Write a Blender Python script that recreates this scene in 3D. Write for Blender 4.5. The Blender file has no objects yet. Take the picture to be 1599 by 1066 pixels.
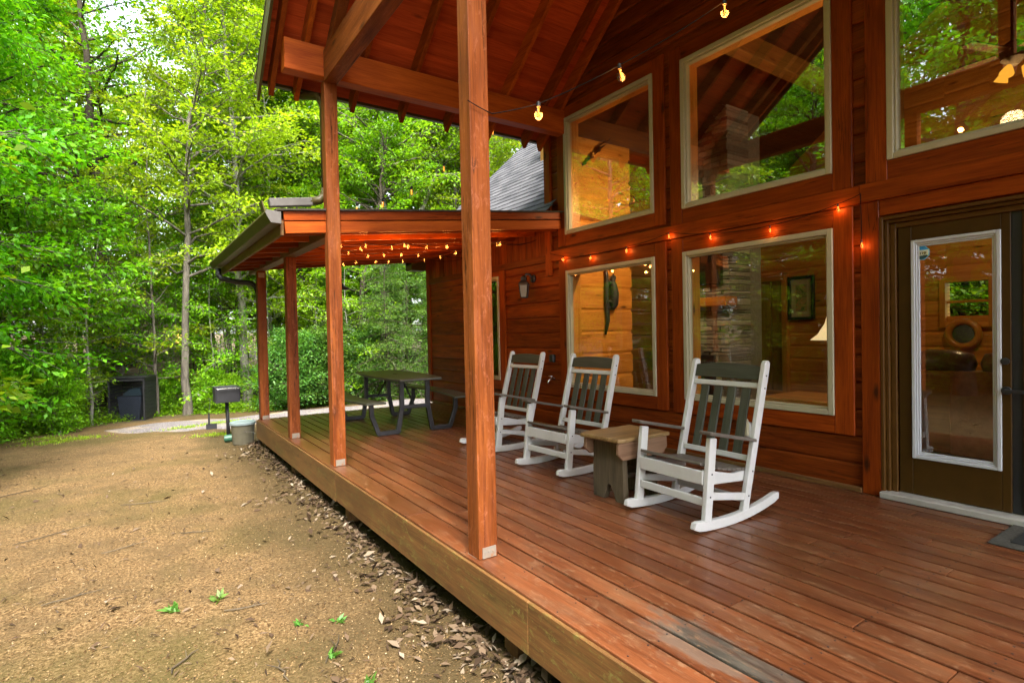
import bpy, math, random
import numpy as np
from mathutils import Vector, Matrix
R = math.radians
C = bpy.context.scene.collection
SC = bpy.context.scene
rng = np.random.default_rng(7)
random.seed(7)

# ------------------------------------------------------------------ camera, light, exposure
cam_d = bpy.data.cameras.new('camera'); cam = bpy.data.objects.new('camera', cam_d); C.objects.link(cam)
FW = Vector((0.56070042, 0.82784941, -0.01674519)); RT = Vector((0.82760179, -0.56094516, -0.02039128)); UP = Vector((0.02627404, 0.00242495, 0.99965184))
M = Matrix((RT, UP, -FW)).transposed().to_4x4(); M.translation = Vector((0, 0, 1.22))
cam.matrix_world = M
cam_d.sensor_width = 36; cam_d.lens = 865 / 1599 * 36; cam_d.clip_end = 2000; cam_d.clip_start = 0.02
SC.camera = cam
SC.view_settings.view_transform = 'Standard'; SC.view_settings.look = 'None'; SC.view_settings.gamma = 1.0
SC.view_settings.exposure = 2.9
SUN_EL, SUN_AZ = R(56), R(196)          # azimuth clockwise from +Y
w = bpy.data.worlds.new('World'); SC.world = w; w.use_nodes = True
nt = w.node_tree; nt.nodes.clear()
sky = nt.nodes.new('ShaderNodeTexSky'); sky.sky_type = 'NISHITA'; sky.sun_disc = False
sky.sun_elevation = SUN_EL; sky.sun_rotation = SUN_AZ; sky.dust_density = 3.0; sky.air_density = 1.0
hs = nt.nodes.new('ShaderNodeHueSaturation'); hs.inputs['Saturation'].default_value = 0.35
bg = nt.nodes.new('ShaderNodeBackground'); bg.inputs['Strength'].default_value = 0.15
wo = nt.nodes.new('ShaderNodeOutputWorld')
nt.links.new(sky.outputs[0], hs.inputs['Color']); nt.links.new(hs.outputs[0], bg.inputs[0]); nt.links.new(bg.outputs[0], wo.inputs[0])
sd = bpy.data.lights.new('sun', 'SUN'); sun = bpy.data.objects.new('sun', sd); C.objects.link(sun)
sd.energy = 1.5; sd.angle = R(20); sd.color = (1.0, 0.95, 0.87)
sdir = Vector((math.sin(SUN_AZ) * math.cos(SUN_EL), math.cos(SUN_AZ) * math.cos(SUN_EL), math.sin(SUN_EL)))
sun.rotation_euler = sdir.to_track_quat('Z', 'Y').to_euler(); sun.location = sdir * 40
cy = SC.cycles
cy.max_bounces = 8; cy.diffuse_bounces = 4; cy.glossy_bounces = 4; cy.transmission_bounces = 4; cy.transparent_max_bounces = 12
cy.caustics_reflective = False; cy.caustics_refractive = False; cy.sample_clamp_indirect = 6.0

# ------------------------------------------------------------------ node helpers
def mat(name):
    m = bpy.data.materials.new(name); m.use_nodes = True
    t = m.node_tree; t.nodes.clear()
    o = t.nodes.new('ShaderNodeOutputMaterial')
    return m, t, o
def N(t, typ, **kw):
    n = t.nodes.new(typ)
    for k, v in kw.items():
        if k.startswith('_'): setattr(n, k[1:], v)
        else: n.inputs[k].default_value = v
    return n
def ramp(t, fac, stops):
    n = t.nodes.new('ShaderNodeValToRGB'); e = n.color_ramp.elements
    while len(e) < len(stops): e.new(0.5)
    for i, (p, c) in enumerate(stops):
        e[i].position = p; e[i].color = (*c, 1) if len(c) == 3 else c
    t.links.new(fac, n.inputs[0]); return n
def mixc(t, fac, a, b, mode='MIX'):
    n = t.nodes.new('ShaderNodeMix'); n.data_type = 'RGBA'; n.blend_type = mode
    for s, v in ((n.inputs[0], fac), (n.inputs[6], a), (n.inputs[7], b)):
        if hasattr(v, 'is_linked'): t.links.new(v, s)
        elif isinstance(v, (int, float)): s.default_value = v
        else: s.default_value = (*v, 1)
    return n.outputs[2]
def mth(t, op, a, b=0.0):
    n = t.nodes.new('ShaderNodeMath'); n.operation = op
    for s, v in ((n.inputs[0], a), (n.inputs[1], b)):
        if hasattr(v, 'is_linked'): t.links.new(v, s)
        else: s.default_value = v
    return n.outputs[0]
def noise(t, vec, scale, detail=4, rough=0.6, dist=0.0):
    n = N(t, 'ShaderNodeTexNoise', Scale=scale, Detail=detail, Roughness=rough, Distortion=dist)
    if vec is not None: t.links.new(vec, n.inputs['Vector'])
    return n.outputs[0]
def mapping(t, vec, sc):
    n = t.nodes.new('ShaderNodeMapping'); n.inputs['Scale'].default_value = sc
    t.links.new(vec, n.inputs['Vector']); return n.outputs[0]
def attr(t, name): return N(t, 'ShaderNodeAttribute', _attribute_name=name)
def principled(t, o, col, rough=0.5, spec=0.4, metal=0.0, normal=None):
    p = t.nodes.new('ShaderNodeBsdfPrincipled')
    for s, v in (('Base Color', col), ('Roughness', rough), ('Metallic', metal)):
        if hasattr(v, 'is_linked'): t.links.new(v, p.inputs[s])
        elif isinstance(v, (int, float)): p.inputs[s].default_value = v
        else: p.inputs[s].default_value = (*v, 1)
    p.inputs['Specular IOR Level'].default_value = spec
    if normal is not None: t.links.new(normal, p.inputs['Normal'])
    t.links.new(p.outputs[0], o.inputs[0]); return p
def bump(t, h, strength=0.3, dist=0.01):
    n = N(t, 'ShaderNodeBump', Strength=strength, Distance=dist); t.links.new(h, n.inputs['Height']); return n.outputs[0]

def wood(name, dark, light, rough=0.5, knot=0.5, knotcol=(0.03, 0.01, 0.004), var=0.35, wear=None, wearamt=0.55, spec=0.35, bstr=0.25, gs=1.0, crack=0.0, stain=False, scuff=1.0):
    m, t, o = mat(name)
    g = attr(t, 'g').outputs['Vector']; rn = attr(t, 'rnd').outputs['Fac']
    a = noise(t, mapping(t, g, (0.8 * gs, 7 * gs, 7 * gs)), 1.6, 5, 0.6, 0.6)
    b = noise(t, mapping(t, g, (2.5 * gs, 75 * gs, 75 * gs)), 1.5, 3, 0.7)
    f = mth(t, 'ADD', mth(t, 'MULTIPLY', a, 0.58), mth(t, 'MULTIPLY', b, 0.42))
    col = ramp(t, f, [(0.38, dark), (0.64, light)]).outputs[0]
    # knots
    v = N(t, 'ShaderNodeTexVoronoi', Scale=1.0); t.links.new(mapping(t, g, (2.0, 6.5, 6.5)), v.inputs['Vector'])
    vc = N(t, 'ShaderNodeSeparateColor'); t.links.new(v.outputs['Color'], vc.inputs[0])
    kd = mth(t, 'ADD', v.outputs['Distance'], mth(t, 'MULTIPLY', noise(t, mapping(t, g, (25, 40, 40)), 1.0, 2), 0.06))
    k = ramp(t, kd, [(0.075, (1, 1, 1)), (0.19, (0, 0, 0))]).outputs[0]
    k = mth(t, 'MULTIPLY', mth(t, 'MULTIPLY', k, mth(t, 'GREATER_THAN', vc.outputs[0], 0.35)), knot)
    col = mixc(t, k, col, knotcol)
    if stain:
        oc_ = N(t, 'ShaderNodeTexCoord').outputs['Object']; sp_ = N(t, 'ShaderNodeSeparateXYZ'); t.links.new(oc_, sp_.inputs[0])
        nz_ = noise(t, mapping(t, oc_, (14, 5, 5)), 1.0, 6, 0.75, 0.4)
        inx = mth(t, 'MULTIPLY', mth(t, 'GREATER_THAN', sp_.outputs[0], 0.283), mth(t, 'LESS_THAN', sp_.outputs[0], 0.402))
        dy_ = mth(t, 'ADD', mth(t, 'ABSOLUTE', mth(t, 'DIVIDE', mth(t, 'SUBTRACT', sp_.outputs[1], 2.78), 0.42)), mth(t, 'MULTIPLY', mth(t, 'SUBTRACT', nz_, 0.5), 2.2))
        dk = mth(t, 'MULTIPLY', inx, ramp(t, dy_, [(0.6, (1, 1, 1)), (1.0, (0, 0, 0))]).outputs[0])
        vd = N(t, 'ShaderNodeVectorMath', _operation='DISTANCE'); t.links.new(mapping(t, oc_, (1.6, 0.8, 0)), vd.inputs[0]); vd.inputs[1].default_value = (0.31 * 1.6, 2.98 * 0.8, 0)
        pl = ramp(t, mth(t, 'ADD', vd.outputs['Value'], mth(t, 'MULTIPLY', mth(t, 'SUBTRACT', nz_, 0.5), 0.75)), [(0.12, (1, 1, 1)), (0.24, (0, 0, 0))]).outputs[0]
        gcol = ramp(t, noise(t, mapping(t, g, (5, 30, 30)), 1.3, 5, 0.7), [(0.35, (0.020, 0.020, 0.016)), (0.7, (0.085, 0.078, 0.062))]).outputs[0]
        col = mixc(t, mth(t, 'MULTIPLY', pl, 0.6), col, (0.125, 0.105, 0.08)); col = mixc(t, mth(t, 'MULTIPLY', dk, 0.92), col, gcol)
    if crack:
        cn = noise(t, mapping(t, g, (0.9, 26, 26)), 1.0, 4, 0.55, 0.2)
        ck = ramp(t, mth(t, 'ABSOLUTE', mth(t, 'SUBTRACT', cn, 0.5)), [(0.006, (1, 1, 1)), (0.016, (0, 0, 0))]).outputs[0]
        cmk = ramp(t, noise(t, mapping(t, g, (0.8, 9, 9)), 1.0, 2), [(0.5, (0, 0, 0)), (0.6, (1, 1, 1))]).outputs[0]
        col = mixc(t, mth(t, 'MULTIPLY', mth(t, 'MULTIPLY', ck, cmk), crack), col, tuple(q * 0.12 for q in dark))
    # board to board tone
    vv = mth(t, 'ADD', mth(t, 'MULTIPLY', rn, var * 2), 1 - var)
    col = mixc(t, 1.0, col, N(t, 'ShaderNodeCombineColor').outputs[0], 'MIX') if False else col
    cc = t.nodes.new('ShaderNodeCombineColor')
    for i in range(3): t.links.new(vv, cc.inputs[i])
    col = mixc(t, 1.0, col, cc.outputs[0], 'MULTIPLY')
    if wear is not None:
        wz = noise(t, mapping(t, g, (1.3, 5, 5)), 1.7, 6, 0.7, 0.3)
        wf = ramp(t, wz, [(0.5, (0, 0, 0)), (0.72, (1, 1, 1))]).outputs[0]
        col = mixc(t, mth(t, 'MULTIPLY', wf, wearamt), col, wear)
        s2 = noise(t, mapping(t, g, (5, 11, 11)), 2.6, 8, 0.82, 0.9)
        col = mixc(t, mth(t, 'MULTIPLY', ramp(t, s2, [(0.54, (0, 0, 0)), (0.63, (1, 1, 1))]).outputs[0], wearamt * 1.15 * scuff), col, tuple(min(1, q * 1.7) for q in wear))
        s3 = noise(t, mapping(t, g, (0.7, 3, 3)), 1.3, 3, 0.6)
        col = mixc(t, mth(t, 'MULTIPLY', ramp(t, s3, [(0.48, (0, 0, 0)), (0.62, (1, 1, 1))]).outputs[0], 0.55), col, tuple(q * 0.8 for q in dark))
    principled(t, o, col, rough, spec, normal=bump(t, f, bstr, 0.006))
    return m
def plain(name, col, rough=0.5, spec=0.4, metal=0.0, var=0.15, nscale=9, bstr=0.0, dirt=None, dirtamt=0.5):
    m, t, o = mat(name)
    tc = N(t, 'ShaderNodeTexCoord').outputs['Object']
    n1 = noise(t, tc, nscale, 6, 0.65)
    c = ramp(t, n1, [(0.3, tuple(x * (1 - var) for x in col)), (0.7, tuple(min(1, x * (1 + var)) for x in col))]).outputs[0]
    if dirt is not None:
        n2 = noise(t, tc, nscale * 0.5, 8, 0.75)
        c = mixc(t, mth(t, 'MULTIPLY', ramp(t, n2, [(0.5, (0, 0, 0)), (0.68, (1, 1, 1))]).outputs[0], dirtamt), c, dirt)
    nrm = bump(t, noise(t, tc, nscale * 8, 4), bstr, 0.004) if bstr else None
    principled(t, o, c, rough, spec, metal, nrm)
    return m
def emis(name, col, strength):
    m, t, o = mat(name)
    e = N(t, 'ShaderNodeEmission', Strength=strength); e.inputs[0].default_value = (*col, 1)
    t.links.new(e.outputs[0], o.inputs[0]); return m
def glass(name, base=0.19, tint=(0.96, 0.98, 0.96), rough=0.0):
    m, t, o = mat(name)
    lw = N(t, 'ShaderNodeLayerWeight', Blend=0.5)
    f = mth(t, 'ADD', base, mth(t, 'MULTIPLY', mth(t, 'POWER', lw.outputs['Facing'], 4.0), 0.9 - base))
    tr = N(t, 'ShaderNodeBsdfTransparent'); tr.inputs[0].default_value = (*tint, 1)
    gl = N(t, 'ShaderNodeBsdfGlossy', Roughness=rough); gl.inputs[0].default_value = (1, 1, 1, 1)
    mx = t.nodes.new('ShaderNodeMixShader')
    t.links.new(f, mx.inputs[0]); t.links.new(tr.outputs[0], mx.inputs[1]); t.links.new(gl.outputs[0], mx.inputs[2])
    t.links.new(mx.outputs[0], o.inputs[0]); return m
def leafmat(name, dark, mid, light, trans=0.5):
    m, t, o = mat(name)
    rn = attr(t, 'rnd').outputs['Fac']
    col = ramp(t, rn, [(0.0, dark), (0.55, mid), (1.0, light)]).outputs[0]
    oi = N(t, 'ShaderNodeObjectInfo').outputs['Random']
    hsv = N(t, 'ShaderNodeHueSaturation'); t.links.new(col, hsv.inputs['Color'])
    t.links.new(mth(t, 'ADD', 0.485, mth(t, 'MULTIPLY', oi, 0.03)), hsv.inputs['Hue'])
    t.links.new(mth(t, 'ADD', 0.8, mth(t, 'MULTIPLY', oi, 0.4)), hsv.inputs['Value'])
    p = t.nodes.new('ShaderNodeBsdfPrincipled'); p.inputs['Roughness'].default_value = 0.45; p.inputs['Specular IOR Level'].default_value = 0.35
    t.links.new(hsv.outputs[0], p.inputs['Base Color'])
    tl = t.nodes.new('ShaderNodeBsdfTranslucent')
    t.links.new(mixc(t, 1.0, hsv.outputs[0], (1.25, 1.15, 0.5), 'MULTIPLY'), tl.inputs[0])
    mx = N(t, 'ShaderNodeMixShader'); mx.inputs[0].default_value = trans
    t.links.new(p.outputs[0], mx.inputs[1]); t.links.new(tl.outputs[0], mx.inputs[2]); t.links.new(mx.outputs[0], o.inputs[0])
    return m
def barkmat(name, dark, light, sc=1.0):
    m, t, o = mat(name)
    tc = N(t, 'ShaderNodeTexCoord').outputs['Object']
    a = noise(t, mapping(t, tc, (9 * sc, 9 * sc, 1.6 * sc)), 2.2, 6, 0.7, 0.4)
    b = noise(t, tc, 1.3, 4, 0.6)
    f = mth(t, 'ADD', mth(t, 'MULTIPLY', a, 0.65), mth(t, 'MULTIPLY', b, 0.35))
    col = ramp(t, f, [(0.36, dark), (0.64, light)]).outputs[0]
    principled(t, o, col, 0.9, 0.15, normal=bump(t, a, 0.8, 0.03)); return m

# ------------------------------------------------------------------ materials
Mt = {}
Mt['wall'] = wood('stained_log_siding', (0.090, 0.0155, 0.0025), (0.26, 0.052, 0.0065), 0.42, 0.85, var=0.3, crack=0.6, spec=0.12)
Mt['trim'] = wood('stained_trim_wood', (0.145, 0.0215, 0.0022), (0.31, 0.056, 0.0055), 0.4, 0.9, var=0.18, crack=0.6, spec=0.12)
Mt['post'] = wood('stained_post_wood', (0.115, 0.026, 0.005), (0.29, 0.080, 0.016), 0.5, 0.9, var=0.1, crack=0.9, wear=(0.24, 0.085, 0.045), wearamt=0.35, spec=0.12)
Mt['rafter'] = wood('stained_rafter_wood', (0.22, 0.036, 0.004), (0.42, 0.090, 0.009), 0.5, 0.7, var=0.42, spec=0.12)
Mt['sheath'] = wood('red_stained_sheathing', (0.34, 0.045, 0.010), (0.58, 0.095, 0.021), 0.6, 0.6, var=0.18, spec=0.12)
Mt['leansheath'] = wood('shade_toned_lean_to_boards', (0.05, 0.011, 0.003), (0.10, 0.024, 0.006), 0.7, 0.3, var=0.2, spec=0.1)  # darker copy of the sheathing; shade between the rafters is in its colour
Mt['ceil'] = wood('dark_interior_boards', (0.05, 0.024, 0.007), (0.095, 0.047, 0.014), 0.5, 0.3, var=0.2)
Mt['deck'] = wood('worn_red_deck_stain', (0.072, 0.0190, 0.0062), (0.180, 0.058, 0.0205), 0.32, 0.35, var=0.2, wear=(0.165, 0.095, 0.050), wearamt=0.5, spec=0.5, stain=True)
Mt['greyboard'] = wood('weathered_grey_board', (0.020, 0.019, 0.015), (0.085, 0.078, 0.06), 0.6, 0.4, var=0.1, wear=(0.14, 0.065, 0.028), wearamt=0.85)
Mt['fascia'] = wood('mossy_fascia_board', (0.092, 0.040, 0.011), (0.195, 0.090, 0.026), 0.6, 0.5, var=0.1, wear=(0.115, 0.098, 0.025), wearamt=0.7)
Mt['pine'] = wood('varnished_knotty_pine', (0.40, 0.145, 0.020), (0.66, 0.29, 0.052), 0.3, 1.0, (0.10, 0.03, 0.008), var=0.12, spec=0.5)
Mt['pinedark'] = wood('shade_toned_pine', (0.17, 0.082, 0.018), (0.30, 0.15, 0.034), 0.4, 0.8, (0.06, 0.02, 0.006), var=0.15)  # dim copy of the pine, indoor shade put into its colour
Mt['barn'] = wood('weathered_barn_wood', (0.036, 0.026, 0.015), (0.115, 0.085, 0.05), 0.8, 0.5, var=0.15, bstr=0.6)
Mt['stooltop'] = wood('oiled_live_edge_board', (0.12, 0.068, 0.024), (0.30, 0.19, 0.08), 0.45, 0.5, var=0.1, gs=0.8)
Mt['stoolapron'] = wood('rough_pinkish_plank', (0.13, 0.068, 0.038), (0.27, 0.155, 0.09), 0.8, 0.4, var=0.1)
Mt['cream'] = plain('cream_vinyl', (0.42, 0.385, 0.27), 0.4, 0.4, var=0.06)
Mt['white'] = plain('white_painted_poly', (0.53, 0.53, 0.525), 0.4, 0.45, var=0.04, dirt=(0.36, 0.35, 0.29), dirtamt=0.35)
Mt['doorwhite'] = plain('white_lite_frame', (0.5, 0.52, 0.57), 0.35, 0.45, var=0.04)
Mt['slat'] = wood('grey_green_slat', (0.036, 0.038, 0.028), (0.068, 0.071, 0.055), 0.5, 0.0, var=0.12)
Mt['seatslat'] = wood('weathered_seat_slat', (0.075, 0.062, 0.05), (0.15, 0.13, 0.11), 0.55, 0.0, var=0.15)
Mt['brown'] = plain('brown_door_paint', (0.052, 0.024, 0.003), 0.5, 0.18, var=0.12)
Mt['brownframe'] = plain('olive_brown_frame_paint', (0.085, 0.036, 0.006), 0.5, 0.2, var=0.1)
Mt['black'] = plain('black_metal', (0.022, 0.022, 0.025), 0.42, 0.5, var=0.2)
Mt['blackpl'] = plain('black_plastic', (0.018, 0.018, 0.02), 0.5, 0.4, var=0.2)
Mt['picnic'] = plain('dark_recycled_plastic', (0.055, 0.056, 0.043), 0.45, 0.45, var=0.15, nscale=20)
Mt['gutter'] = plain('bronze_gutter', (0.070, 0.054, 0.015), 0.45, 0.3, var=0.12)
Mt['guttergrey'] = plain('weathered_gutter_grey', (0.11, 0.10, 0.09), 0.45, 0.5, var=0.15)
Mt['steel'] = plain('galvanised_bracket', (0.24, 0.21, 0.17), 0.5, 0.4, 0.2, 0.1, 40, dirt=(0.30, 0.12, 0.04), dirtamt=0.8)
Mt['chrome'] = plain('brushed_nickel', (0.6, 0.6, 0.58), 0.25, 0.5, 0.9, 0.05)
Mt['bucket'] = plain('dull_bucket_plastic', (0.10, 0.09, 0.06), 0.55, 0.3, var=0.15, nscale=12)
Mt['lid'] = plain('grey_blue_lid', (0.19, 0.24, 0.245), 0.4, 0.4, var=0.1)
Mt['greenp'] = plain('green_plastic', (0.03, 0.10, 0.06), 0.4, 0.4)
Mt['glass'] = glass('window_glass'); Mt['glass_low'] = glass('lower_window_glass', 0.06)
Mt['bulbglass'] = glass('clear_bulb_glass', 0.02, (1.0, 0.93, 0.82))
Mt['wire'] = plain('black_wire', (0.010, 0.010, 0.010), 0.8, 0.05)
Mt['fil'] = emis('glowing_filament', (1.0, 0.36, 0.045), 0.5)
Mt['frost'] = plain('frosted_lantern_glass', (0.26, 0.27, 0.25), 0.3, 0.4, var=0.05)
Mt['leather'] = plain('brown_leather', (0.10, 0.045, 0.03), 0.3, 0.5, var=0.35, nscale=7, bstr=0.3)
Mt['cloth'] = plain('tan_throw', (0.30, 0.14, 0.075), 0.9, 0.1, var=0.25, nscale=14, bstr=0.4)
Mt['shade'] = None
Mt['conc'] = plain('threshold_metal', (0.42, 0.41, 0.38), 0.4, 0.4, 0.2)
Mt['mat'] = plain('dark_rubber_mat', (0.02, 0.022, 0.022), 0.8, 0.2, var=0.4, nscale=40, bstr=0.5)
Mt['matedge'] = plain('grey_mat_border', (0.06, 0.058, 0.05), 0.8, 0.2, var=0.5, nscale=60, bstr=0.6)
Mt['nbrwall'] = wood('tan_board_siding', (0.15, 0.12, 0.075), (0.26, 0.21, 0.14), 0.7, 0.2, var=0.12)
Mt['nbrroof'] = plain('brown_roofing', (0.06, 0.05, 0.04), 0.9, 0.1, var=0.3, nscale=3)
Mt['litter'] = None

# ------------------------------------------------------------------ mesh builder
ORG = {}
class MB:
    def __init__(s): s.v = []; s.f = []; s.g = []; s.r = []
    def add(s, vs, fs, gs=None, rnd=None):
        b = len(s.v); off = rng.uniform(0, 40, 3); rr = rng.random() if rnd is None else rnd
        s.v += [tuple(x) for x in vs]
        if gs is None: gs = vs
        s.g += [(x[0] + off[0], x[1] + off[1], x[2] + off[2]) for x in gs]
        s.r += [rr] * len(vs)
        s.f += [tuple(b + i for i in f) for f in fs]
    def box(s, lo, hi, rnd=None):
        lo = Vector(lo); hi = Vector(hi); c = (lo + hi) / 2; h = (hi - lo) / 2
        s.obox(c, h, Matrix.Identity(3), rnd)
    def obox(s, c, h, Rm, rnd=None):
        c = Vector(c); cs = [(x, y, z) for x in (-1, 1) for y in (-1, 1) for z in (-1, 1)]
        loc = [Vector((a * h[0], b * h[1], d * h[2])) for a, b, d in cs]
        ax = max(range(3), key=lambda i: h[i]); o = [i for i in range(3) if i != ax]
        s.add([c + Rm @ l for l in loc], [(0, 1, 3, 2), (4, 6, 7, 5), (0, 4, 5, 1), (2, 3, 7, 6), (0, 2, 6, 4), (1, 5, 7, 3)],
              [(l[ax], l[o[0]], l[o[1]]) for l in loc], rnd)
    def beam(s, p0, p1, w_, h_, up=(0, 0, 1), rnd=None):
        p0 = Vector(p0); p1 = Vector(p1); d = (p1 - p0); L = d.length; d.normalize()
        u = Vector(up); sd_ = d.cross(u).normalized(); u = sd_.cross(d).normalized()
        Rm = Matrix((d, sd_, u)).transposed()
        s.obox((p0 + p1) / 2, (L / 2, w_ / 2, h_ / 2), Rm, rnd)
    def prism(s, poly, axis, a, b, rnd=None):
        # poly: 2d points (in the two remaining axes, cyclic order) extruded along axis from a to b
        n = len(poly); o = [i for i in range(3) if i != axis]
        def P(p, t):
            q = [0, 0, 0]; q[axis] = t; q[o[0]] = p[0]; q[o[1]] = p[1]; return Vector(q)
        vs = [P(p, a) for p in poly] + [P(p, b) for p in poly]
        fs = [tuple(range(n))[::-1], tuple(range(n, 2 * n))] + [(i, (i + 1) % n, n + (i + 1) % n, n + i) for i in range(n)]
        ext = [max(v[i] for v in vs) - min(v[i] for v in vs) for i in range(3)]
        ax = max(range(3), key=lambda i: ext[i]); oo = [i for i in range(3) if i != ax]
        s.add(vs, fs, [(v[ax], v[oo[0]], v[oo[1]]) for v in vs], rnd)
    def tube(s, pts, rad, n=8, cap=True, rnd=None):
        pts = [Vector(p) for p in pts]; rad = rad if hasattr(rad, '__len__') else [rad] * len(pts)
        vs = []; gs = []; L = 0; ref = None
        for i, p in enumerate(pts):
            d = (pts[min(i + 1, len(pts) - 1)] - pts[max(i - 1, 0)]).normalized()
            if ref is None: ref = d.orthogonal().normalized()
            ref = (ref - d * ref.dot(d)).normalized(); b = d.cross(ref)
            if i: L += (p - pts[i - 1]).length
            for k in range(n):
                a = 2 * math.pi * k / n
                vs.append(p + (ref * math.cos(a) + b * math.sin(a)) * rad[i]); gs.append((L, rad[i] * math.cos(a), rad[i] * math.sin(a)))
        fs = [(i * n + k, i * n + (k + 1) % n, (i + 1) * n + (k + 1) % n, (i + 1) * n + k) for i in range(len(pts) - 1) for k in range(n)]
        if cap: fs += [tuple(range(n))[::-1], tuple(range((len(pts) - 1) * n, len(pts) * n))]
        s.add(vs, fs, gs, rnd)
    def lathe(s, prof, c, n=20, axis=(0, 0, 1), rnd=None):
        Rm = Vector((0, 0, 1)).rotation_difference(Vector(axis)).to_matrix(); c = Vector(c)
        vs = [c + Rm @ Vector((r * math.cos(2 * math.pi * k / n), r * math.sin(2 * math.pi * k / n), z)) for r, z in prof for k in range(n)]
        fs = [(i * n + k, i * n + (k + 1) % n, (i + 1) * n + (k + 1) % n, (i + 1) * n + k) for i in range(len(prof) - 1) for k in range(n)]
        fs += [tuple(range(n))[::-1], tuple(range((len(prof) - 1) * n, len(prof) * n))]
        s.add(vs, fs, None, rnd)
    def build(s, name, m, parent=None, bevel=0.0, smooth=False, seg=1):
        org = Vector((0, 0, 0)); q = parent
        if q is not None: org = ORG.get(q.name, Vector((0, 0, 0)))
        me = bpy.data.meshes.new(name)
        me.from_pydata([tuple(Vector(v) - org) for v in s.v], [], s.f)
        a = me.attributes.new('g', 'FLOAT_VECTOR', 'POINT'); a.data.foreach_set('vector', np.array(s.g, dtype=np.float32).ravel())
        a = me.attributes.new('rnd', 'FLOAT', 'POINT'); a.data.foreach_set('value', np.array(s.r, dtype=np.float32))
        if smooth: me.polygons.foreach_set('use_smooth', [True] * len(me.polygons))
        me.update()
        o = bpy.data.objects.new(name, me); C.objects.link(o); me.materials.append(m)
        if bevel:
            b = o.modifiers.new('bevel', 'BEVEL'); b.width = bevel; b.segments = seg; b.limit_method = 'ANGLE'; b.angle_limit = R(40)
        if parent is not None: o.parent = parent; ORG[o.name] = org
        return o
def npmesh(name, V, F, m, parent=None, rnd=None, smooth=False):
    me = bpy.data.meshes.new(name); V = np.asarray(V, np.float32); F = np.asarray(F, np.int32)
    me.vertices.add(len(V)); me.vertices.foreach_set('co', V.ravel())
    me.loops.add(F.size); me.loops.foreach_set('vertex_index', F.ravel())
    me.polygons.add(len(F)); me.polygons.foreach_set('loop_start', np.arange(0, F.size, F.shape[1], dtype=np.int32))
    if smooth: me.polygons.foreach_set('use_smooth', np.ones(len(F), bool))
    if rnd is not None:
        a = me.attributes.new('rnd', 'FLOAT', 'POINT'); a.data.foreach_set('value', np.asarray(rnd, np.float32))
    me.update(calc_edges=True); me.materials.append(m)
    o = bpy.data.objects.new(name, me); C.objects.link(o)
    if parent is not None: o.parent = parent
    return o
def tag(o, label=None, cat=None, group=None, kind=None):
    if label: o['label'] = label
    if cat: o['category'] = cat
    if group: o['group'] = group
    if kind: o['kind'] = kind
    return o
def empty(name, loc=(0, 0, 0), rz=0.0):
    o = bpy.data.objects.new(name, None); C.objects.link(o); o.location = loc; o.rotation_euler = (0, 0, rz)
    o.empty_display_size = 0.1; ORG[o.name] = Vector(loc); return o
def copy_tree(o, parent=None):
    c = o.copy(); C.objects.link(c); c.parent = parent
    for ch in list(o.children): copy_tree(ch, c)
    return c

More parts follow.
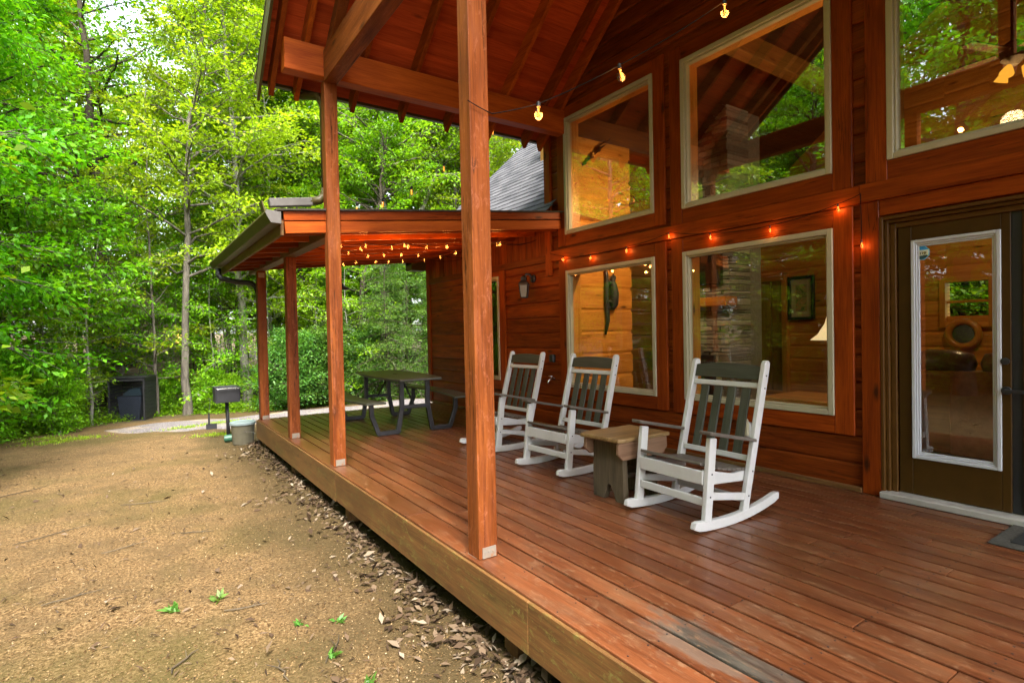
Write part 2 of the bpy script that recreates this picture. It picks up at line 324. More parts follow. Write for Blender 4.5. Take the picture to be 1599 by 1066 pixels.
# ------------------------------------------------------------------ ground
def zg(x, y):
    x = np.asarray(x, float); y = np.asarray(y, float)
    z = -0.40 - 0.05 * np.clip(y - 9, 0, 8) + 0.035 * np.clip(y - 19, 0, 200)
    z = z + 0.03 * np.clip(-x - 3, 0, 60)
    z += 0.012 * np.sin(x * 2.1 + 1) * np.cos(y * 1.7) + 0.02 * np.sin(x * 0.7) * np.sin(y * 0.6 + 2)
    return z
def gz(x, y): return float(zg(x, y))
def build_ground():
    m, t, o = mat('sandy_dirt')
    tc = N(t, 'ShaderNodeTexCoord').outputs['Object']
    big = noise(t, tc, 0.55, 5, 0.6); mid = noise(t, tc, 3.0, 6, 0.7); fine = noise(t, tc, 60, 5, 0.75); fine2 = noise(t, tc, 170, 3, 0.7)
    c = ramp(t, fine, [(0.38, (0.050, 0.028, 0.010)), (0.5, (0.150, 0.089, 0.036)), (0.63, (0.275, 0.182, 0.086))]).outputs[0]
    c = mixc(t, mth(t, 'MULTIPLY', ramp(t, mid, [(0.44, (0, 0, 0)), (0.62, (1, 1, 1))]).outputs[0], 0.65), c, (0.090, 0.059, 0.026))
    c = mixc(t, mth(t, 'MULTIPLY', ramp(t, big, [(0.48, (0, 0, 0)), (0.62, (1, 1, 1))]).outputs[0], 0.65), c, (0.066, 0.056, 0.014))
    c = mixc(t, ramp(t, fine2, [(0.62, (0, 0, 0)), (0.7, (0.6, 0.6, 0.6))]).outputs[0], c, (0.34, 0.26, 0.15))
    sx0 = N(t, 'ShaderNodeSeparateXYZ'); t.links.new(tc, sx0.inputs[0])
    deckside_dark = ramp(t, mth(t, 'ADD', mth(t, 'MULTIPLY', sx0.outputs[0], 0.5), mth(t, 'MULTIPLY', big, 0.9)), [(0.72, (0, 0, 0)), (1.0, (1, 1, 1))]).outputs[0]
    c = mixc(t, mth(t, 'MULTIPLY', deckside_dark, 0.8), c, (0.062, 0.043, 0.017))  # dirt colour grows darker towards the deck, broken up by noise
    # forest floor further out
    sx = N(t, 'ShaderNodeSeparateXYZ'); t.links.new(tc, sx.inputs[0])
    yy = mth(t, 'ADD', mth(t, 'SUBTRACT', sx.outputs[1], mth(t, 'MULTIPLY', sx.outputs[0], 0.35)), mth(t, 'MULTIPLY', mid, 1.5))
    ff = ramp(t, mth(t, 'MULTIPLY', yy, 0.02), [(0.325, (0, 0, 0)), (0.345, (1, 1, 1))]).outputs[0]
    fl = ramp(t, noise(t, tc, 14, 6, 0.75), [(0.35, (0.035, 0.028, 0.012)), (0.65, (0.13, 0.095, 0.045))]).outputs[0]
    c = mixc(t, ff, c, fl)
    h = mth(t, 'ADD', fine, mth(t, 'MULTIPLY', mid, 0.8))
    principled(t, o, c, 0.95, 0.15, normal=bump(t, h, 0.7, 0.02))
    u = np.linspace(-1, 1, 150); ax = np.sign(u) * (np.abs(u) ** 2.6) * 90
    X, Y = np.meshgrid(ax, ax + 6); V = np.stack([X, Y, zg(X, Y)], -1).reshape(-1, 3); n = len(u)
    i = np.arange(n * n).reshape(n, n); F = np.stack([i[:-1, :-1], i[:-1, 1:], i[1:, 1:], i[1:, :-1]], -1).reshape(-1, 4)
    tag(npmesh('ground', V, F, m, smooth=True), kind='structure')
    # gravel drive
    m, t, o = mat('grey_gravel')
    tc = N(t, 'ShaderNodeTexCoord').outputs['Object']
    v = N(t, 'ShaderNodeTexVoronoi', Scale=34.0); t.links.new(tc, v.inputs['Vector'])
    f2 = noise(t, tc, 1.2, 5, 0.7)
    c = ramp(t, v.outputs['Distance'], [(0.1, (0.30, 0.27, 0.265)), (0.6, (0.115, 0.10, 0.10))]).outputs[0]
    c = mixc(t, mth(t, 'MULTIPLY', ramp(t, f2, [(0.5, (0, 0, 0)), (0.62, (1, 1, 1))]).outputs[0], 0.6), c, (0.36, 0.26, 0.15))
    principled(t, o, c, 0.9, 0.2, normal=bump(t, v.outputs['Distance'], 0.8, 0.02))
    xs = np.linspace(-0.6, 16, 120); ts = np.linspace(0, 1, 24); V = []
    for x in xs:
        ya = 12.6 - 0.12 * (x + 0.6) + 0.25 * math.sin(x * 3.1) + 0.18 * math.sin(x * 7.3); yb = 15.2 - 0.02 * x + 0.15 * math.sin(x * 2.3) + 0.1 * math.sin(x * 6.1)
        k = min(1, (x + 0.6) / 1.3) ** 0.6; ym = 14.2; ya = ym + (ya - ym) * k; yb = ym + (yb - ym) * k
        for s_ in ts:
            y = ya + (yb - ya) * s_; V.append((x, y, gz(x, y) + 0.012 * min(1, 6 * s_, 6 * (1 - s_)) + 0.002))
    n2 = len(ts); i = np.arange(len(V)).reshape(len(xs), n2); F = np.stack([i[:-1, :-1], i[1:, :-1], i[1:, 1:], i[:-1, 1:]], -1).reshape(-1, 4)
    tag(npmesh('gravel_drive', V, F, m, smooth=True), kind='structure')
build_ground()

# ------------------------------------------------------------------ deck
WX = 4.375; EX = 1.49; DX0 = 1.465
deck = tag(empty('porch_deck', (1.47, -1.6, 0)), 'long low porch deck of worn red-brown boards along the log cabin', 'deck')
def build_deck():
    d = MB(); pitch = 0.122; x = DX0; k = 0
    joints = {}
    while x < WX - 0.03:
        x1 = min(x + (0.16 if k == 0 else pitch - 0.0135), WX + 0.02)
        cuts = [-1.6]; y = -1.6 + random.uniform(1.0, 3.6)
        while y < 8.4: cuts.append(y); y += random.uniform(3.0, 4.6)
        cuts.append(8.97)
        for a, b in zip(cuts[:-1], cuts[1:]):
            if k == -1:
                for a2, b2, gr in ((a, min(b, 0.95), 0), (max(a, 0.95), min(b, 1.66), 1), (max(a, 1.66), b, 0)):
                    if b2 - a2 > 0.01:
                        (d if not gr else grey).box((x, a2 + 0.0015, -0.03), (x1, b2 - 0.0015, random.uniform(-0.0015, 0.0005)))
                continue
            d.box((x, a + 0.0015, -0.03), (x1, b - 0.0015, random.uniform(-0.0015, 0.0005)))
        for yy in np.arange(0.25, 8.9, 0.41):
            for xx in (x + 0.022, x1 - 0.022): screws.lathe([(0.0042, 0.0), (0.0042, 0.0012)], (xx + random.uniform(-0.004, 0.004), yy + random.uniform(-0.01, 0.01), 0.0002), 6)
        x += pitch + (0.05 if k == 0 else 0); k += 1
    return d
grey = MB(); screws = MB()
d = build_deck(); d.build('decking', Mt['deck'], deck, 0.004, seg=2)
tag(screws.build('deck_screws', Mt['black'], deck), kind='stuff')
f = MB(); f.box((1.445, -1.6, -0.262), (1.4645, 2.05, -0.012)); f.box((1.445, 2.053, -0.262), (1.4645, 5.02, -0.012)); f.box((1.445, 5.023, -0.275), (1.4645, 8.99, -0.012))
f.box((1.4645, 8.9715, -0.262), (WX + 0.3, 8.99, -0.012)); f.build('fascia_board', Mt['fascia'], deck, 0.003)
for y in (0.2, 2.28, 4.86, 6.95, 8.85):
    b = MB(); b.box((1.5, y - 0.06, -0.8), (1.62, y + 0.06, -0.05)); b.build('support_block', Mt['fascia'], deck, 0.004)
b = MB(); b.box((1.475, -1.5, -0.25), (1.498, 8.9, -0.04)); b.box((2.9, -1.5, -0.25), (2.94, 8.9, -0.04)); b.build('joist', Mt['blackpl'], deck)
b = MB(); b.box((1.50, -1.5, -0.075), (WX, 8.9, -0.068)); b.build('gap_shade_sheet', Mt['blackpl'], deck)  # black sheet added to make the gaps between the boards look dark

# ------------------------------------------------------------------ posts
def post(x, y, z1, label, plate=True, w_=0.118):
    t = tag(empty('porch_post', (x, y, 0)), label, 'post', 'square wooden porch posts')
    m = MB(); m.box((x, y, 0.0), (x + w_, y + w_, z1)); m.build('shaft', Mt['post'], t, 0.005, seg=2)
    p = MB(); p.box((x + 0.02, y - 0.004, 0.004), (x + w_ - 0.012, y - 0.0005, 0.062)); p.box((x - 0.004 + 0.0035, y + 0.03, 0.0), (x + w_ + 0.0035, y + w_ + 0.003, 0.003))
    for k in (0.035, 0.06, 0.085): p.lathe([(0.006, 0), (0.006, 0.003)], (x + k, y - 0.004, 0.036), 8, (0, -1, 0))
    p.build('base_bracket', Mt['steel'], t)
    return t
post(EX, 2.555, 3.55, 'tall square red-brown post nearest the camera, standing alone before the rocking chairs')
post(EX, 5.20, 3.58, 'tall square post carrying the gable roof corner, joining the lean-to beam')
post(EX, 6.96, 2.17, 'short square post under the lean-to, between the gable corner post and the downspout post')
p1 = post(EX, 8.84, 2.20, 'short square post at the far deck end with the black downspout beside it')
b = MB(); b.box((1.505, 8.836, 2.10), (1.59, 8.8395, 2.17)); b.build('top_bracket', Mt['steel'], p1)
post(EX, -1.45, 3.55, 'tall square porch post at the near end of the deck outside the picture')

# ------------------------------------------------------------------ gable porch roof
YR = 1.8; ZA = 3.90
def zb(y): return ZA + 0.8 * ((5.19 - YR) - abs(y - YR))         # underside of the rafters
YE = 5.72
roof = tag(empty('gable_roof', (1.05, YR, 0)), 'steep gable porch roof with exposed red rafters over the deck', 'roof')
def build_roof():
    r = [1.10, 1.33, 1.88, 2.42, 2.97, 3.52, 4.06, 4.30]
    th = 0.19
    for side in (1, -1):
        def Y(y): return YR + side * (y - YR)
        for x in r:
            m = MB(); w_ = 0.045
            poly = [(Y(YR), zb(YR)), (Y(YE - 0.05), zb(YE - 0.05)), (Y(YE - 0.02), zb(YE - 0.02) + 0.1), (Y(YE - 0.02), zb(YE - 0.02) + th), (Y(YR), zb(YR) + th)]
            m.prism(poly if side > 0 else poly[::-1], 0, x, x + w_); m.build('rafter', Mt['rafter'], roof, 0.003)
        m = MB(); n = 30; L = YE - YR
        for k in range(n):   # sheathing boards running across the rafters
            y0 = YR + L * k / n; y1 = YR + L * (k + 1) / n - 0.004
            poly = [(Y(y0), zb(y0) + th), (Y(y1), zb(y1) + th), (Y(y1), zb(y1) + th + 0.03), (Y(y0), zb(y0) + th + 0.03)]
            m.prism(poly if side > 0 else poly[::-1], 0, 1.03, WX + 0.05)
        m.build('sheathing', Mt['sheath'], roof)
        m = MB(); poly = [(Y(YR), zb(YR) + th + 0.034), (Y(YE + 0.03), zb(YE + 0.03) + th + 0.034), (Y(YE + 0.03), zb(YE + 0.03) + th + 0.05), (Y(YR), zb(YR) + th + 0.05)]
        m.prism(poly if side > 0 else poly[::-1], 0, 1.0, 11.2); m.build('shingles', Mt['nbrroof'], roof)
        m = MB(); poly = [(Y(YR), zb(YR) - 0.01), (Y(YE), zb(YE) - 0.01), (Y(YE), zb(YE) + th + 0.03), (Y(YR), zb(YR) + th + 0.03)]
        m.prism(poly if side > 0 else poly[::-1], 0, 1.005, 1.029); m.build('barge_board', Mt['gutter'], roof)
        # eave gutter
        m = MB(); gy = YE + 0.03; poly = [(Y(gy), 3.655), (Y(gy), 3.745), (Y(gy + 0.10), 3.75), (Y(gy + 0.105), 3.72), (Y(gy + 0.07), 3.66)]
        m.prism(poly, 0, 1.0, WX); m.build('gutter', Mt['gutter'], roof, 0.004)
        m = MB(); m.box((1.145, min(Y(5.19), Y(5.325)), 3.60), (WX - 0.002, max(Y(5.19), Y(5.325)), 3.875)); m.build('eave_beam', Mt['rafter'], roof, 0.005)
    m = MB(); m.box((1.485, -1.6, 3.555), (1.612, 5.188, 3.84)); m.build('tie_beam', Mt['post'], roof, 0.005)
    m = MB(); m.box((1.50, YR - 0.06, 3.842), (1.60, YR + 0.06, 6.45)); m.build('king_post', Mt['post'], roof, 0.005)
    m = MB(); m.box((1.03, YR - 0.03, 6.52), (WX, YR + 0.03, 6.72)); m.build('ridge_board', Mt['rafter'], roof)
    for side in (1, -1):   # front truss top chord
        m = MB(); poly = [(YR + side * a, b) for a, b in ((0.06, zb(YR) - 0.25), (3.25, 3.842), (3.386, 3.842), (3.386, 3.87), (0.06, zb(YR) - 0.02))]
        m.prism(poly, 0, 1.505, 1.59); m.build('truss_chord', Mt['post'], roof, 0.004)
    # downspout behind the corner post and its elbow lying on the lean-to
    m = MB(); m.tube([(1.36, 5.77, 3.66), (1.38, 5.74, 3.60), (1.49, 5.42, 3.50), (1.525, 5.365, 3.4), (1.525, 5.365, 2.62)], 0.036, 8)
    m.tube([(1.525, 5.365, 2.62), (1.515, 5.368, 2.555), (1.47, 5.375, 2.505), (1.38, 5.38, 2.485)], 0.04, 8)
    m.build('downspout', Mt['gutter'], roof, smooth=True)
    m = MB(); m.beam((1.40, 5.38, 2.482), (1.02, 5.38, 2.43), 0.075, 0.075); m.build('downspout_outlet', Mt['guttergrey'], roof, 0.006)
build_roof()

# ------------------------------------------------------------------ lean-to roof
lean = tag(empty('lean_to_roof', (1.1, 5.26, 0)), 'low sloping lean-to roof over the picnic table, hung with string bulbs', 'roof')
def zl(x, y): return 2.145 + 0.098 * (x - 1.13) + 0.012 * (y - 5.26)     # underside of its rafters
def build_lean():
    ys = [5.40 + 0.46 * k for k in range(9)]
    for y in ys:
        m = MB(); m.beam((1.13, y + 0.019, zl(1.13, y) + 0.055), (WX - 0.01, y + 0.019, zl(WX, y) + 0.055), 0.038, 0.105); m.build('rafter', Mt['rafter'], lean, 0.003)
    m = MB(); y = 5.262; m.beam((1.13, y + 0.02, zl(1.13, y) + 0.055), (WX - 0.06, y + 0.02, zl(WX, y) + 0.055), 0.038, 0.105); m.build('rim_rafter', Mt['rafter'], lean, 0.003)
    m = MB(); y = 5.258; m.beam((1.12, y + 0.022, zl(1.12, y) + 0.158), (WX - 0.06, y + 0.022, zl(WX, y) + 0.165), 0.042, 0.085); m.build('rake_board', Mt['trim'], lean, 0.003)
    m = MB(); n = 22
    for k in range(n):
        x0 = 1.10 + (WX - 1.10) * k / n; x1 = 1.10 + (WX - 1.10) * (k + 1) / n - 0.004
        vs = [(x, y, zl(x, y) + h) for x in (x0, x1) for y in (5.285, 9.6) for h in (0.112, 0.135)]
        m.add(vs, [(0, 1, 3, 2), (4, 6, 7, 5), (0, 4, 5, 1), (2, 3, 7, 6), (0, 2, 6, 4), (1, 5, 7, 3)], [(v[1], v[0], v[2]) for v in vs])
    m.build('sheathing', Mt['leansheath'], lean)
    m = MB(); vs = [(x, y, zl(x, y) + h) for x in (1.05, WX - 0.03) for y in (5.235, 9.65) for h in (0.205, 0.222)]
    m.add(vs, [(0, 1, 3, 2), (4, 6, 7, 5), (0, 4, 5, 1), (2, 3, 7, 6), (0, 2, 6, 4), (1, 5, 7, 3)]); m.build('roofing', Mt['nbrroof'], lean)
    m = MB(); m.box((1.49, 5.322, 2.10), (1.608, 9.5, 2.15)); 
    vs = [(x, y, 2.145 + 0.0145 * (y - 5.3) + h) for x in (1.488, 1.61) for y in (5.322, 9.55) for h in (0.0, 0.15)]
    m = MB(); m.add(vs, [(0, 1, 3, 2), (4, 6, 7, 5), (0, 4, 5, 1), (2, 3, 7, 6), (0, 2, 6, 4), (1, 5, 7, 3)], [(v[1], v[0], v[2]) for v in vs]); m.build('post_beam', Mt['fascia'], lean, 0.004)
    m = MB(); m.beam((1.105, 5.27, 2.195), (1.105, 9.6, 2.25), 0.03, 0.13); m.build('sub_fascia', Mt['fascia'], lean, 0.003)
    # K profile gutter along the low eave
    m = MB()
    pr = [(1.088, 2.22), (1.088, 2.325), (0.965, 2.335), (0.955, 2.31), (0.975, 2.27), (1.0, 2.225)]
    n = len(pr); vs = [(px, 5.22, pz) for px, pz in pr] + [(px, 9.66, pz + 0.055) for px, pz in pr]
    m.add(vs, [(i, (i + 1) % n, n + (i + 1) % n, n + i) for i in range(n)] + [tuple(range(n, 2 * n))]); m.build('gutter', Mt['gutter'], lean, 0.004)
    m = MB(); m.prism([(a, b) for a, b in pr], 1, 5.205, 5.219); m.build('gutter_end_cap', Mt['guttergrey'], lean, 0.002)
    m = MB(); m.obox((0.96, 5.34, 2.37), (0.006, 0.06, 0.055), Matrix.Rotation(R(-14), 3, 'Y')); m.build('splash_guard', Mt['gutter'], lean)
    m = MB(); m.tube([(1.03, 9.25, 2.25), (1.03, 9.24, 2.16), (1.06, 9.2, 2.10), (1.25, 9.12, 2.05), (1.44, 9.03, 2.03), (1.50, 9.01, 1.98), (1.53, 9.0, 1.85), (1.53, 9.0, -0.3), (1.48, 9.02, -0.38)], 0.04, 10)
    m.build('downspout', Mt['blackpl'], lean, smooth=True)
build_lean()

# ------------------------------------------------------------------ the log cabin
cab = tag(empty('log_cabin', (WX, 1.8, 0)), 'big red-stained log cabin with tall picture windows and a glass door', 'cabin')
HOLES = [(3.82, 5.216, 2.389, 3.786), (2.095, 3.474, 2.36, 3.77), (0.35, 1.727, 2.36, 3.77), (3.82, 5.216, 0.541, 1.951), (2.095, 3.474, 0.541, 1.951), (0.36, 1.78, 0.0, 1.97)]
PROF = [(0, 0.014), (0.008, 0.003), (0.02, 0.0), (0.10, 0.0), (0.175, 0.001), (0.19, 0.005), (0.2, 0.014)]
def siding(m, y0, y1, z0, z1, x, lim=None, flip=1):
    k = int(math.floor(z0 / 0.2 + 1e-6))
    while k * 0.2 < z1 - 1e-6:
        a = max(z0, k * 0.2); b = min(z1, k * 0.2 + 0.2)
        zs = sorted({a, b} | {k * 0.2 + p for p, _ in PROF if a < k * 0.2 + p < b})
        pts = []
        for z in zs:
            off = np.interp(z - k * 0.2, [p for p, _ in PROF], [q for _, q in PROF])
            lo, hi = y0, y1
            if lim: l2, h2 = lim(z); lo = max(lo, l2); hi = min(hi, h2)
            if hi < lo: hi = lo = (hi + lo) / 2
            pts.append((lo, hi, z, x + off * flip))
        vs = []; gs = []
        for lo, hi, z, xx in pts: vs += [(xx, lo, z), (xx, hi, z)]; gs += [(lo, z, 0), (hi, z, 0)]
        rs = np.random.default_rng(k * 31 + 5); off = rs.uniform(0, 40, 3)
        bse = len(m.v); m.v += vs; m.g += [(q[0] + off[0], q[1] + off[1], off[2]) for q in gs]; m.r += [float(rs.random())] * len(vs)
        m.f += [(bse + 2 * i, bse + 2 * i + 2, bse + 2 * i + 3, bse + 2 * i + 1) for i in range(len(pts) - 1)]
        k += 1
def strips(y0, y1, z0, z1, holes):
    ys = sorted({y0, y1} | {v for h in holes for v in h[:2] if y0 < v < y1})
    for a, b in zip(ys[:-1], ys[1:]):
        cut = sorted([h[2:] for h in holes if h[0] < (a + b) / 2 < h[1]]); z = z0
        for c0, c1 in cut:
            if c0 > z + 1e-4: yield a, b, z, c0
            z = c1
        if z < z1: yield a, b, z, z1
def lim(z):
    hw = (5.19 - YR) - (z - 0.19 - ZA) / 0.8
    return YR - hw, YR + hw
m = MB()
for a, b, c, e in strips(-2.0, 5.6, 0.0, 6.6, HOLES): siding(m, a, b, c, e, WX, lim)
WH = [(6.73, 7.6, 0.53, 2.03)]
for a, b, c, e in strips(5.6, 9.15, 0.0, 2.65, WH): siding(m, a, b, c, e, WX)
m.build('wall', Mt['wall'], cab)
m = MB()
for a, b, c, e in strips(-2.0, 5.6, 0.0, 6.75, HOLES):
    vs = [(WX + 0.15, a, c), (WX + 0.15, b, c), (WX + 0.15, b, e), (WX + 0.15, a, e)]; m.add(vs, [(0, 1, 2, 3)], [(v[1], v[2], 0) for v in vs])
m.build('inner_wall', Mt['pine'], cab)
# corner boards, bands, baseboard
def trim(name, boxes, mm='trim', bev=0.004):
    m = MB()
    for lo, hi in boxes: m.box(lo, hi)
    return m.build(name, Mt[mm], cab, bev)
T0 = WX - 0.028
trim('corner_board', [((T0 - 0.004, 5.50, 1.92), (WX + 0.004, 5.62, 3.88))]); trim('corner_board', [((WX - 0.02, 9.03, 0.0), (WX + 0.06, 9.16, 2.6))])
trim('band_board', [((WX - 0.045, -1.9, 2.095), (WX - 0.001, 1.90, 2.225)), ((WX - 0.03, 1.903, 2.095), (WX - 0.001, 5.6, 2.225))])
trim('baseboard', [((WX - 0.035, 1.91, 0.0), (WX - 0.001, 5.6, 0.035)), ((WX - 0.035, 5.602, 0.0), (WX - 0.001, 9.02, 0.035))], 'fascia')
m = MB()
y = 5.63
while y < 9.0: m.box((WX - 0.012, y, 2.19), (WX - 0.0005, y + 0.142, 2.75)); y += 0.15
m.box((WX - 0.03, 5.63, 2.10), (WX - 0.0005, 9.02, 2.188)); m.build('frieze_boards', Mt['wall'], cab, 0.003)
def window(y0, y1, z0, z1, bottom=0.135, top=0.135, dz=0.0):
    wd = MB(); tw = 0.14
    wd.box((T0, y0 - tw, z0 - bottom), (WX - 0.0005, y0 - 0.001, z1 + top)); wd.box((T0, y1 + 0.001, z0 - bottom), (WX - 0.0005, y1 + tw, z1 + top))
    wd.box((T0 + 0.003, y0 - 0.0005, z0 - bottom), (WX - 0.0005, y1 + 0.0005, z0 - 0.001)); wd.box((T0 + 0.003, y0 - 0.0005, z1 + 0.001), (WX - 0.0005, y1 + 0.0005, z1 + top))
    root = wd.build('window', Mt['trim'], cab, 0.004)
    f = MB(); fw = 0.042
    def ring(m, a, b, c, e, w_, x0, x1):
        m.box((x0, a, c), (x1, a + w_, e)); m.box((x0, b - w_, c), (x1, b, e)); m.box((x0 + 0.001, a + w_, c), (x1, b - w_, c + w_)); m.box((x0 + 0.001, a + w_, e - w_), (x1, b - w_, e))
    ring(f, y0, y1, z0, z1, fw, WX - 0.04, WX + 0.03); ring(f, y0 + fw, y1 - fw, z0 + fw, z1 - fw, 0.016, WX - 0.018, WX + 0.032)
    f.build('frame', Mt['cream'], root, 0.004)
    g = MB(); g.box((WX + 0.012, y0 + fw, z0 + fw), (WX + 0.016, y1 - fw, z1 - fw)); g.build('pane', Mt['glass' if z0 > 2 else 'glass_low'], root)
    j = MB(); ring(j, y0 - 0.02, y1 + 0.02, z0 - 0.02, z1 + 0.02, 0.045, WX + 0.034, WX + 0.19); j.build('jamb', Mt['pine'], root, 0.002)
    return root
for h in HOLES[:5]: window(*h)
window(*WH[0])

# ---- door
dr = MB(); DXF = WX - 0.01
dr.box((T0, 1.783, 0.0), (WX - 0.0005, 1.905, 2.0945)); dr.box((T0 + 0.003, 0.22, 1.985), (WX - 0.0005, 1.7825, 2.0945)); dr.box((T0, 0.22, 0.0), (WX - 0.0005, 0.357, 1.9845))
door = dr.build('door', Mt['trim'], cab, 0.004)
m = MB()
for k, (a, w_) in enumerate(((0.0, 0.022), (0.024, 0.022), (0.048, 0.035))):
    x0 = WX - 0.03 + 0.025 * k; y1 = 1.781 - a; m.box((x0, y1 - w_, 0.045), (WX + 0.1, y1, 1.972 - a)); m.box((x0 + 0.001, 0.362 + a, 1.972 - a - w_), (WX + 0.1, y1 - w_, 1.972 - a))
    m.box((x0, 0.362 + a, 0.045), (WX + 0.1, 0.362 + a + w_, 1.972 - a - w_))
m.build('door_frame', Mt['brownframe'], door, 0.003)
m = MB(); m.box((WX - 0.07, 0.36, 0.0), (WX + 0.1, 1.78, 0.045)); m.build('threshold', Mt['conc'], door, 0.006)
def leaf_(y0, y1):
    x0, x1 = WX + 0.035, WX + 0.08; z0, z1 = 0.05, 1.89; a, b = y0 + 0.045, y1 - 0.08; c, e = 0.30, 1.79
    m = MB(); m.box((x0, y0, z0), (x1, a, z1)); m.box((x0, b, z0), (x1, y1, z1)); m.box((x0 + 0.0005, a, z0), (x1, b, c)); m.box((x0 + 0.0005, a, e), (x1, b, z1))
    lf = m.build('door_leaf', Mt['brown'], door, 0.003)
    m = MB()
    for k, (o_, w_, xo) in enumerate(((0, 0.022, -0.012), (0.022, 0.012, -0.004), (0.034, 0.012, 0.004))):
        A, B, Cc, E_ = a + o_, b - o_, c + o_, e - o_
        m.box((x0 + xo, A, Cc), (x0 + 0.02, A + w_, E_)); m.box((x0 + xo, B - w_, Cc), (x0 + 0.02, B, E_)); m.box((x0 + xo + 0.001, A + w_, Cc), (x0 + 0.02, B - w_, Cc + w_)); m.box((x0 + xo + 0.001, A + w_, E_ - w_), (x0 + 0.02, B - w_, E_))
    m.build('lite_frame', Mt['doorwhite'], lf, 0.003)
    m = MB(); m.box((x0 + 0.012, a + 0.04, c + 0.04), (x0 + 0.016, b - 0.04, e - 0.04)); m.build('pane', Mt['glass_low'], lf)
    return lf
lfA = leaf_(1.088, 1.69); lfB = leaf_(0.455, 1.035)
m = MB(); m.box((WX + 0.045, 1.036, 0.05), (WX + 0.08, 1.087, 1.89)); m.build('astragal', Mt['blackpl'], door)
m = MB(); m.lathe([(0.026, 0), (0.026, 0.012), (0.01, 0.014), (0.01, 0.05)], (WX + 0.034, 1.11, 0.80), 16, (-1, 0, 0)); m.beam((WX - 0.01, 1.11, 0.80), (WX - 0.012, 1.00, 0.80), 0.014, 0.02)
m.build('handle', Mt['black'], lfA, 0.002)
m = MB(); m.lathe([(0.022, 0), (0.022, 0.014), (0.012, 0.016)], (WX + 0.034, 1.115, 0.98), 16, (-1, 0, 0)); m.build('deadbolt', Mt['black'], lfA)
# alarm sticker (octagon: blue top, pale band with lettering, dark foot)
stk = tag(empty('alarm_sticker', (WX + 0.04, 1.565, 1.70)), 'small blue octagonal security sticker on the door glass', 'sticker')
def octo(r, z0, z1, x, name, m_):
    P = [(r * math.cos(R(22.5 + 45 * k)), r * math.sin(R(22.5 + 45 * k))) for k in range(8)]
    def clip(P, zc, keep_above):
        out = []
        for i in range(len(P)):
            p, q = P[i], P[(i + 1) % len(P)]; ip = (p[1] >= zc) == keep_above; iq = (q[1] >= zc) == keep_above
            if ip: out.append(p)
            if ip != iq: s_ = (zc - p[1]) / (q[1] - p[1]); out.append((p[0] + (q[0] - p[0]) * s_, zc))
        return out
    P = clip(clip(P, z0, True), z1, False)
    m = MB(); m.prism([(1.555 + a, 1.70 + b) for a, b in P], 0, x, x + 0.001); return m.build(name, m_, stk)
sx = WX + 0.041
octo(0.052, -1, 1, sx + 0.0015, 'border', plain('sticker_blue_edge', (0.12, 0.42, 0.62), 0.4)); octo(0.047, 0.018, 1, sx, 'blue_field', plain('sticker_blue', (0.03, 0.25, 0.55), 0.4))
octo(0.047, -0.019, 0.018, sx, 'pale_band', plain('sticker_cream', (0.6, 0.62, 0.5), 0.4)); octo(0.047, -1, -0.019, sx, 'dark_foot', plain('sticker_dark', (0.03, 0.08, 0.10), 0.4))
fc = bpy.data.curves.new('lettering', 'FONT'); fc.body = 'ring'; fc.size = 0.042; fc.align_x = 'CENTER'; fc.align_y = 'CENTER'; fc.extrude = 0.0003
fo = bpy.data.objects.new('lettering', fc); C.objects.link(fo); fc.materials.append(Mt['blackpl']); fo.parent = stk
fo.location = (sx - 0.0006 - (WX + 0.04), 1.555 - 1.565, 0.0); fo.rotation_euler = (R(90), 0, R(-90))
bpy.context.view_layer.update(); fm = bpy.data.meshes.new_from_object(fo.evaluated_get(bpy.context.evaluated_depsgraph_get())); fl_ = bpy.data.objects.new('lettering', fm); C.objects.link(fl_); fl_.parent = stk; fl_.location = fo.location; fl_.rotation_euler = fo.rotation_euler; bpy.data.objects.remove(fo); fl_.name = 'lettering'

# ---- grey shingle roof of the wing
def zw(x): return 2.60 + 0.93 * (x - 4.1)
m = MB(); L = 4.6 / math.cos(math.atan(0.93)); nc = 46; dx = 4.6 / nc
for k in range(nc):
    x0 = 4.08 + dx * k; x1 = x0 + dx * 1.25
    y = 5.63 - random.uniform(0, 0.3)
    while y < 9.42:
        y1 = min(y + random.choice((0.16, 0.22, 0.28)), 9.42); lift = random.choice((0.0, 0.0, 0.004))
        vs = [(x0, y, zw(x0) + 0.022 + lift), (x0, y1, zw(x0) + 0.022 + lift), (x1, y1, zw(x1) + 0.004), (x1, y, zw(x1) + 0.004), (x0, y, zw(x0) - 0.004), (x0, y1, zw(x0) - 0.004)]
        m.add(vs, [(0, 3, 2, 1), (0, 1, 5, 4)]); y = y1
mm, t, o = mat('grey_asphalt_shingles')
rn = attr(t, 'rnd').outputs['Fac']; tc = N(t, 'ShaderNodeTexCoord').outputs['Object']
c = ramp(t, mth(t, 'ADD', mth(t, 'MULTIPLY', rn, 0.5), mth(t, 'MULTIPLY', noise(t, tc, 120, 3, 0.8), 0.5)), [(0.2, (0.06, 0.06, 0.066)), (0.8, (0.125, 0.122, 0.13))]).outputs[0]
principled(t, o, c, 0.95, 0.1); Mt['shingle'] = mm
m.build('shingle_roof', mm, cab)
m = MB()
vs = [(x, y, zw(x) - h) for x in (4.08, 8.68) for y in (5.66, 9.40) for h in (0.01, 0.12)]
m.add(vs, [(0, 1, 3, 2), (4, 6, 7, 5), (0, 4, 5, 1), (2, 3, 7, 6), (0, 2, 6, 4), (1, 5, 7, 3)])
m.build('roof_deck', Mt['trim'], cab)
m = MB(); m.box((4.08, 9.16, 2.36), (4.37, 9.42, 2.58)); m.build('soffit_box', Mt['gutter'], cab, 0.004)
